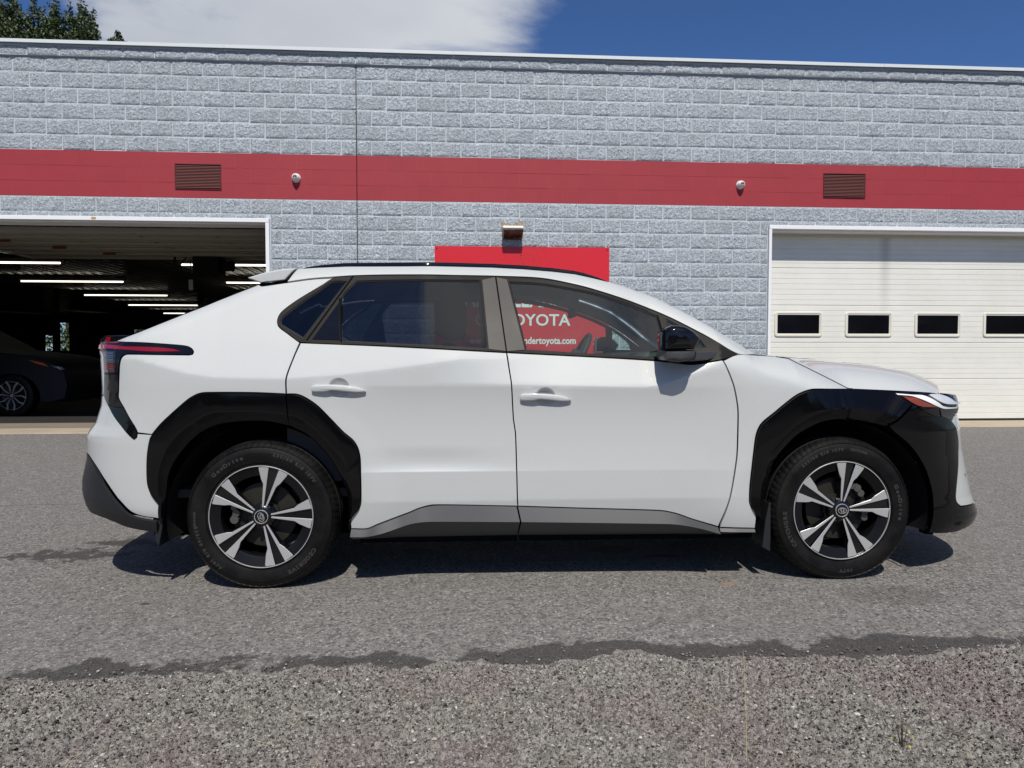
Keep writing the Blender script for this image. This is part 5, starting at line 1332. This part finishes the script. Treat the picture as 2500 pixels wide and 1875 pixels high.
def M_gravel(nm, stones=False):
    q = NT_(nm); 
    v = q.vor(95, 'F1', 'Color'); gr = q.n('ShaderNodeRGBToBW', {'Color': v}).outputs[0]; big = q.noise(2.0, 6, .6); fine = q.noise(240, 4, .7)
    c = q.mix(gr, (.120, .112, .100), (.50, .475, .435)); c = q.mix(q.mr(big, .45, .62), c, q.mix(gr, (.135, .115, .110), (.46, .41, .395)))
    c = q.mix(q.mr(q.vor(60, 'F1', 'Distance'), .05, .09, .5, 0), c, (.55, .50, .44))
    c = q.mix(q.mr(q.noise(26, 5, .65), .52, .68, 0, .45), c, (.30, .28, .235))
    c = q.mix(q.mr(fine, .36, .48, .85, 0), c, (.03, .04, .036))
    q.set(Base_Color=c, Roughness=.95, Normal=q.bump(q.m('ADD', fine, q.noise(90, 5, .7)), 1.0, .007)); q.b.inputs['Specular IOR Level'].default_value = .2; return q.mat
def M_stone(nm):
    q = NT_(nm); r = q.n('ShaderNodeNewGeometry').outputs['Random Per Island']; big = q.noise(2.0, 6, .6)
    c = q.ramp(r, [(0, (.035, .030, .026)), (.28, (.09, .081, .072)), (.60, (.175, .160, .142)), (.88, (.28, .257, .228)), (.97, (.44, .41, .365)), (1, (.58, .55, .50))])
    c = q.mix(q.mr(big, .48, .62, 0, .5), c, (.16, .118, .112)); q.set(Base_Color=c, Roughness=.92, Normal=q.bump(q.noise(420, 2, .6), .5, .001)); q.b.inputs['Specular IOR Level'].default_value = .2; return q.mat
def build_gravel():
    rng = np.random.default_rng(5); gm = M_gravel('crushed_gravel')
    x0, x1, y0, y1 = -2.15, 2.75, 1.55, 2.78; nx, ny = 1150, 300
    dx = (x1-x0)/nx; c = lambda m: m/dx
    Z = (vnoise((ny, nx), c(.30), rng)-.5)*.030+(vnoise((ny, nx), c(.09), rng)-.5)*.016
    for cell, amp in ((.030, .011), (.016, .014), (.009, .012), (.0055, .0075)):
        a = vnoise((ny, nx), c(cell), rng); Z += (1-np.abs(2*a-1))**1.3*amp
    ys = np.linspace(y0, y1, ny); xs = np.linspace(x0, x1, nx)
    edge_ = 2.56+(vnoise((1, nx), c(.35), rng)[0]-.5)*.12+(vnoise((1, nx), c(.10), rng)[0]-.5)*.06+(vnoise((1, nx), c(.03), rng)[0]-.5)*.04
    fall = np.clip((edge_[None]-ys[:, None])/.16, -1, 1); Z = Z*np.clip(fall+.55, .25, 1)+fall*.012-.014+.0*Z
    X, Y = np.meshgrid(xs, ys); X = X+(rng.random(X.shape)-.5)*dx*.5
    V = np.stack([X, Y, Z], -1).reshape(-1, 3).astype(np.float32)
    i = np.arange(nx-1); j = np.arange(ny-1)[:, None]; a = (j*nx+i).reshape(-1); F = np.stack([a, a+1, a+nx+1, a+nx], 1).astype(np.int32)
    me = bpy.data.meshes.new('gravel'); me.vertices.add(len(V)); me.vertices.foreach_set('co', V.ravel()); me.loops.add(F.size); me.loops.foreach_set('vertex_index', F.ravel()); me.polygons.add(len(F)); me.polygons.foreach_set('loop_start', np.arange(0, F.size, 4, dtype=np.int32)); me.update(calc_edges=True)
    tag(link('gravel_verge', me, gm), kind='stuff')
    tag(mesh('gravel_base', [(-30, -6, -.012), (30, -6, -.012), (30, 1.60, -.012), (-30, 1.60, -.012)], [(0, 1, 2, 3)], gm), kind='structure')
    for s_, (a_, b_) in enumerate(((-30, -2.12), (2.72, 30))): tag(mesh('gravel_base', [(a_, 1.6, -.012), (b_, 1.6, -.012), (b_, 2.5, -.008), (a_, 2.5, -.008)], [(0, 1, 2, 3)], gm), kind='structure')
    # loose stones
    bm = bmesh.new(); bmesh.ops.create_icosphere(bm, subdivisions=1, radius=1.0); base = [v.co.copy() for v in bm.verts]; bf = [tuple(v.index for v in f.verts) for f in bm.faces]; bm.free()
    def stones(name, n, mat, rfun, yr, xr=(-2.1, 2.7)):
        Vs = []; Fs = []; k = len(base); B = np.array([tuple(v) for v in base])
        for t in range(n):
            r = rfun(); x = rng.uniform(*xr); y = yr(); 
            if y < 2.56:
                ii = min(nx-1, max(0, int((x-x0)/dx))); jj = min(ny-1, max(0, int((y-y0)/(y1-y0)*ny))); z = Z[jj, ii]
            else: z = 0.0
            s = B*(1+(rng.random((k, 1))-.5)*.5)*np.array([r*rng.uniform(.8, 1.4), r*rng.uniform(.7, 1.1), r*rng.uniform(.45, .8)])
            a_ = rng.uniform(0, 6.28); ca, sa = math.cos(a_), math.sin(a_); s = np.stack([s[:, 0]*ca-s[:, 1]*sa, s[:, 0]*sa+s[:, 1]*ca, s[:, 2]], 1)
            Vs.append(s+np.array([x, y, z+r*.25])); Fs += [(f[0]+t*k, f[1]+t*k, f[2]+t*k) for f in bf]
        tag(mesh(name, np.vstack(Vs).tolist(), Fs, mat), kind='stuff')
    stones('loose_gravel', 42000, M_stone('gravel_stone'), lambda: float(rng.lognormal(-5.80, .34)), lambda: rng.uniform(1.78, 2.44) if rng.random() < .90 else 2.44+abs(rng.normal(0, .07)), (-1.75, 2.35))
    pale = simple('pale_stone', (.40, .37, .32), .8, var=.2, vscale=40)
    stones('pale_pebbles', 170, pale, lambda: float(rng.lognormal(-5.45, .35)), lambda: rng.uniform(1.7, 2.60))
    stones('scattered_grit', 520, pale, lambda: float(rng.lognormal(-6.1, .30)), lambda: rng.uniform(2.6, 5.0), (-2.6, 3.6))
    # dry straw
    straw = simple('dry_straw', (.42, .35, .20), .8); q = MB()
    for t in range(150):
        x, y = rng.uniform(-1.6, 2.3), 1.68+abs(rng.normal(0, .30)); a_ = rng.uniform(0, 6.28); L = rng.uniform(.03, .11); b_ = rng.uniform(-.5, .5); P = []
        for k in range(5):
            u = k/4; P.append((x+L*u*math.cos(a_+b_*u), y+L*u*math.sin(a_+b_*u), .010+.035*u*(t % 3 == 0)+.006*math.sin(PI*u)))
        q.tube(P, .00055, 3)
    tag(q.build('dry_straw', straw), kind='stuff')
    # tall dry stalk and a little yellow-flowered weed
    st = empty('grass_stalk', (.775, 1.87, 0)); tag(st, 'tall dry straw-coloured grass stalk standing in the gravel', 'grass stalk')
    P = [(0, 0, 0), (.002, .01, .07), (.004, .02, .14), (.004, .03, .20), (.006, .04, .255), (.005, .05, .30)]
    MB().tube(P, [.0014, .0013, .0011, .0010, .0008, .0004], 5).build('stem', straw, st)
    q = MB()
    for k in range(9): z = .10+k*.022; s_ = 1 if k % 2 else -1; q.tube([(.004, .02+.1*(z-.1)*.3, z), (.004+s_*.004, .02+.1*(z-.1)*.3, z+.012)], .0007, 3)
    q.build('seed_head', straw, st)
    wd = empty('weed', (1.215, 1.865, 0)); tag(wd, 'small weed with tiny yellow flowers growing in the gravel near the right edge', 'weed')
    gn = simple('weed_green', (.055, .065, .03), .8); yl = simple('yellow_petal', (.75, .62, .08), .6); brn = simple('brown_stem', (.08, .05, .03), .8); q = MB(); lf = MB()
    for k in range(26):
        a_ = rng.uniform(0, 6.28); L = rng.uniform(.02, .12); sp = rng.uniform(.0, .35); q.tube([(0, 0, 0), (sp*L*.5*math.cos(a_), sp*L*.5*math.sin(a_), L*.6), (sp*L*math.cos(a_), sp*L*math.sin(a_), L)], .0008, 3)
    for k in range(110):
        a_ = rng.uniform(0, 6.28); r = rng.uniform(0, .03); z = rng.uniform(0, .035); p = Vector((r*math.cos(a_), r*math.sin(a_), z)); u = Vector((rng.normal(), rng.normal(), rng.normal())).normalized()*.006; w_ = u.orthogonal().normalized()*.002; lf.add([p-w_, p+u*.5-w_*.2, p+u, p+w_], [(0, 1, 2, 3)])
    q.build('stem', brn, wd); lf.build('leaves', gn, wd)
    for k in range(6):
        a_ = rng.uniform(0, 6.28); r = rng.uniform(.008, .035); z = rng.uniform(.03, .10); f = MB()
        for j in range(5):
            t_ = j*1.256; f.add([(r*math.cos(a_), r*math.sin(a_), z), (r*math.cos(a_)+.0035*math.cos(t_-.3), r*math.sin(a_)+.002, z+.0035*math.sin(t_-.3)), (r*math.cos(a_)+.0045*math.cos(t_), r*math.sin(a_)-.001, z+.0045*math.sin(t_)), (r*math.cos(a_)+.0035*math.cos(t_+.3), r*math.sin(a_)+.002, z+.0035*math.sin(t_+.3))], [(0, 1, 2, 3)])
        f.build('flower', yl, wd)
build_ground(); build_gravel()

# ------------------------------------------------------------------ trees
def leafmat(nm, a, b):
    q = NT_(nm); oi = q.noise(1.3, 4, .6); q.set(Base_Color=q.mix(q.mr(oi, .3, .7), a, b), Roughness=.6); 
    q.b.inputs['Subsurface Weight'].default_value = 0.0; return q.mat
LM = leafmat('maple_leaf', (.028, .045, .012), (.075, .105, .028)); bark = simple('bark', (.06, .045, .03), .9)
def leaves(name, clumps, n, size, mat, parent, rng):
    C = np.array([c[:3] for c in clumps]); R = np.array([c[3:6] for c in clumps]); vol = R.prod(1)**.7; pr = vol/vol.sum()
    idx = rng.choice(len(C), n, p=pr); d = rng.normal(size=(n, 3)); d /= np.linalg.norm(d, axis=1)[:, None]; rad = rng.random((n, 1))**.45
    P = C[idx]+d*rad*R[idx]; u = rng.normal(size=(n, 3)); u /= np.linalg.norm(u, axis=1)[:, None]; w = np.cross(u, rng.normal(size=(n, 3))); w /= np.linalg.norm(w, axis=1)[:, None]
    s = size*rng.uniform(.6, 1.3, (n, 1)); V = np.stack([P-u*s, P+w*s*.45, P+u*s, P-w*s*.45], 1).reshape(-1, 3)
    F = np.arange(4*n).reshape(-1, 4)
    return mesh(name, V.tolist(), F.tolist(), mat, parent)
def build_trees():
    rng = np.random.default_rng(11)
    def tree(label, x, y, spires, base_z=0.0):
        t = empty('maple_tree', (x, y, base_z)); tag(t, label, 'tree', 'trees behind the garage')
        top = max(s[2] for s in spires)
        q = MB(); q.tube([(0, 0, 0), (.1, 0, top*.3), (0, .1, top*.55)], [.35, .26, .15], 10)
        for sx, sy, sz, sr in spires: q.tube([(0, 0, top*.45), (sx*.6, sy*.6, sz*.72), (sx, sy, sz*.97)], [.14, .08, .02], 6)
        q.build('trunk', bark, t, smooth=True)
        cl = []
        for sx, sy, sz, sr in spires:
            z = sz
            k = 0
            while z > sz-4.6:
                f = min(1, .28+(sz-z)*.36); cl.append((sx+rng.normal()*.22*f, sy+rng.normal()*.2, z-.2, sr*f*rng.uniform(.8, 1.2), sr*f, .55)); cl.append((sx+rng.normal()*.6*f, sy+rng.normal()*.5, z-.3, sr*f*.55, sr*f*.6, .32)); z -= .36
        for k in range(16): a = rng.uniform(0, 6.28); cl.append((2.2*math.cos(a)*rng.random()+np.mean([s[0] for s in spires]), 2*math.sin(a), top-4.5-rng.random()*4, 1.6, 1.6, 1.1))
        leaves('crown', cl, 42000, .105, LM, t, rng)
    k = 44.0/1750     # metres per pixel at the trees' distance
    def px(u, v): return (u-1250)*k, 1.12+(868-v)*k
    def to(u): X = (u-1250)*k; return X*math.cos(math.radians(4))+44*math.sin(math.radians(4)), -X*math.sin(math.radians(4))+44*math.cos(math.radians(4))
    x0, y0 = to(20); tree('leafy maple at the left edge rising behind the garage roof', x0, y0, [((u-20)*k, dy, px(0, v)[1], r*1.38) for u, v, r, dy in ((-40, -60, .9, 0), (5, 6, .75, .3), (48, -4, .55, 0), (72, 24, .35, -.3), (22, 20, .6, .8))])
    x0, y0 = to(175); tree('second leafy maple with separate upright tops behind the roof', x0, y0, [((u-175)*k, dy, px(0, v)[1], r*1.38) for u, v, r, dy in ((113, 8, .38, 0), (143, 26, .5, .2), (165, 22, .5, -.2), (190, 22, .42, .3), (222, 22, .55, 0), (250, 46, .40, -.2), (92, 58, .35, .3), (125, 50, .5, .5), (205, 50, .6, .4))])
    x0, y0 = to(305); t = empty('treetop', (x0, y0, 0)); tag(t, 'tiny leafy treetop just showing over the roof edge', 'tree', 'trees behind the garage')
    zt = px(0, 93)[1]; MB().tube([(0, 0, 0), (0, 0, zt-.1)], [.12, .02], 6).build('trunk', bark, t); leaves('crown', [(0, 0, zt-.15, .2, .2, .25), (0, 0, zt-.8, .6, .6, .5)], 900, .09, LM, t, rng)
    # woods across the yard behind the camera, seen only in reflections, and a hedge behind the garage
    cl = []
    for i in range(90): x = -75+i*1.7; h = 5+2.5*math.sin(i*.7)+rng.random()*2.5; cl += [(x, -48+rng.normal()*2, h*.5, 2.2, 2.2, h*.5), (x+rng.normal(), -47, h*.85, 1.5, 1.6, h*.25)]
    tag(leaves('far_wood', cl, 26000, .55, LM, None, rng), kind='stuff')
    cl = [(-21.5+i*.8, 39+rng.normal()*.5, 1.3+rng.random()*1.2, .8, .8, 1.3) for i in range(9)]
    tag(leaves('hedge', cl, 6000, .12, leafmat('bright_leaf', (.03, .05, .012), (.08, .12, .03)), None, rng), kind='stuff')
build_trees()
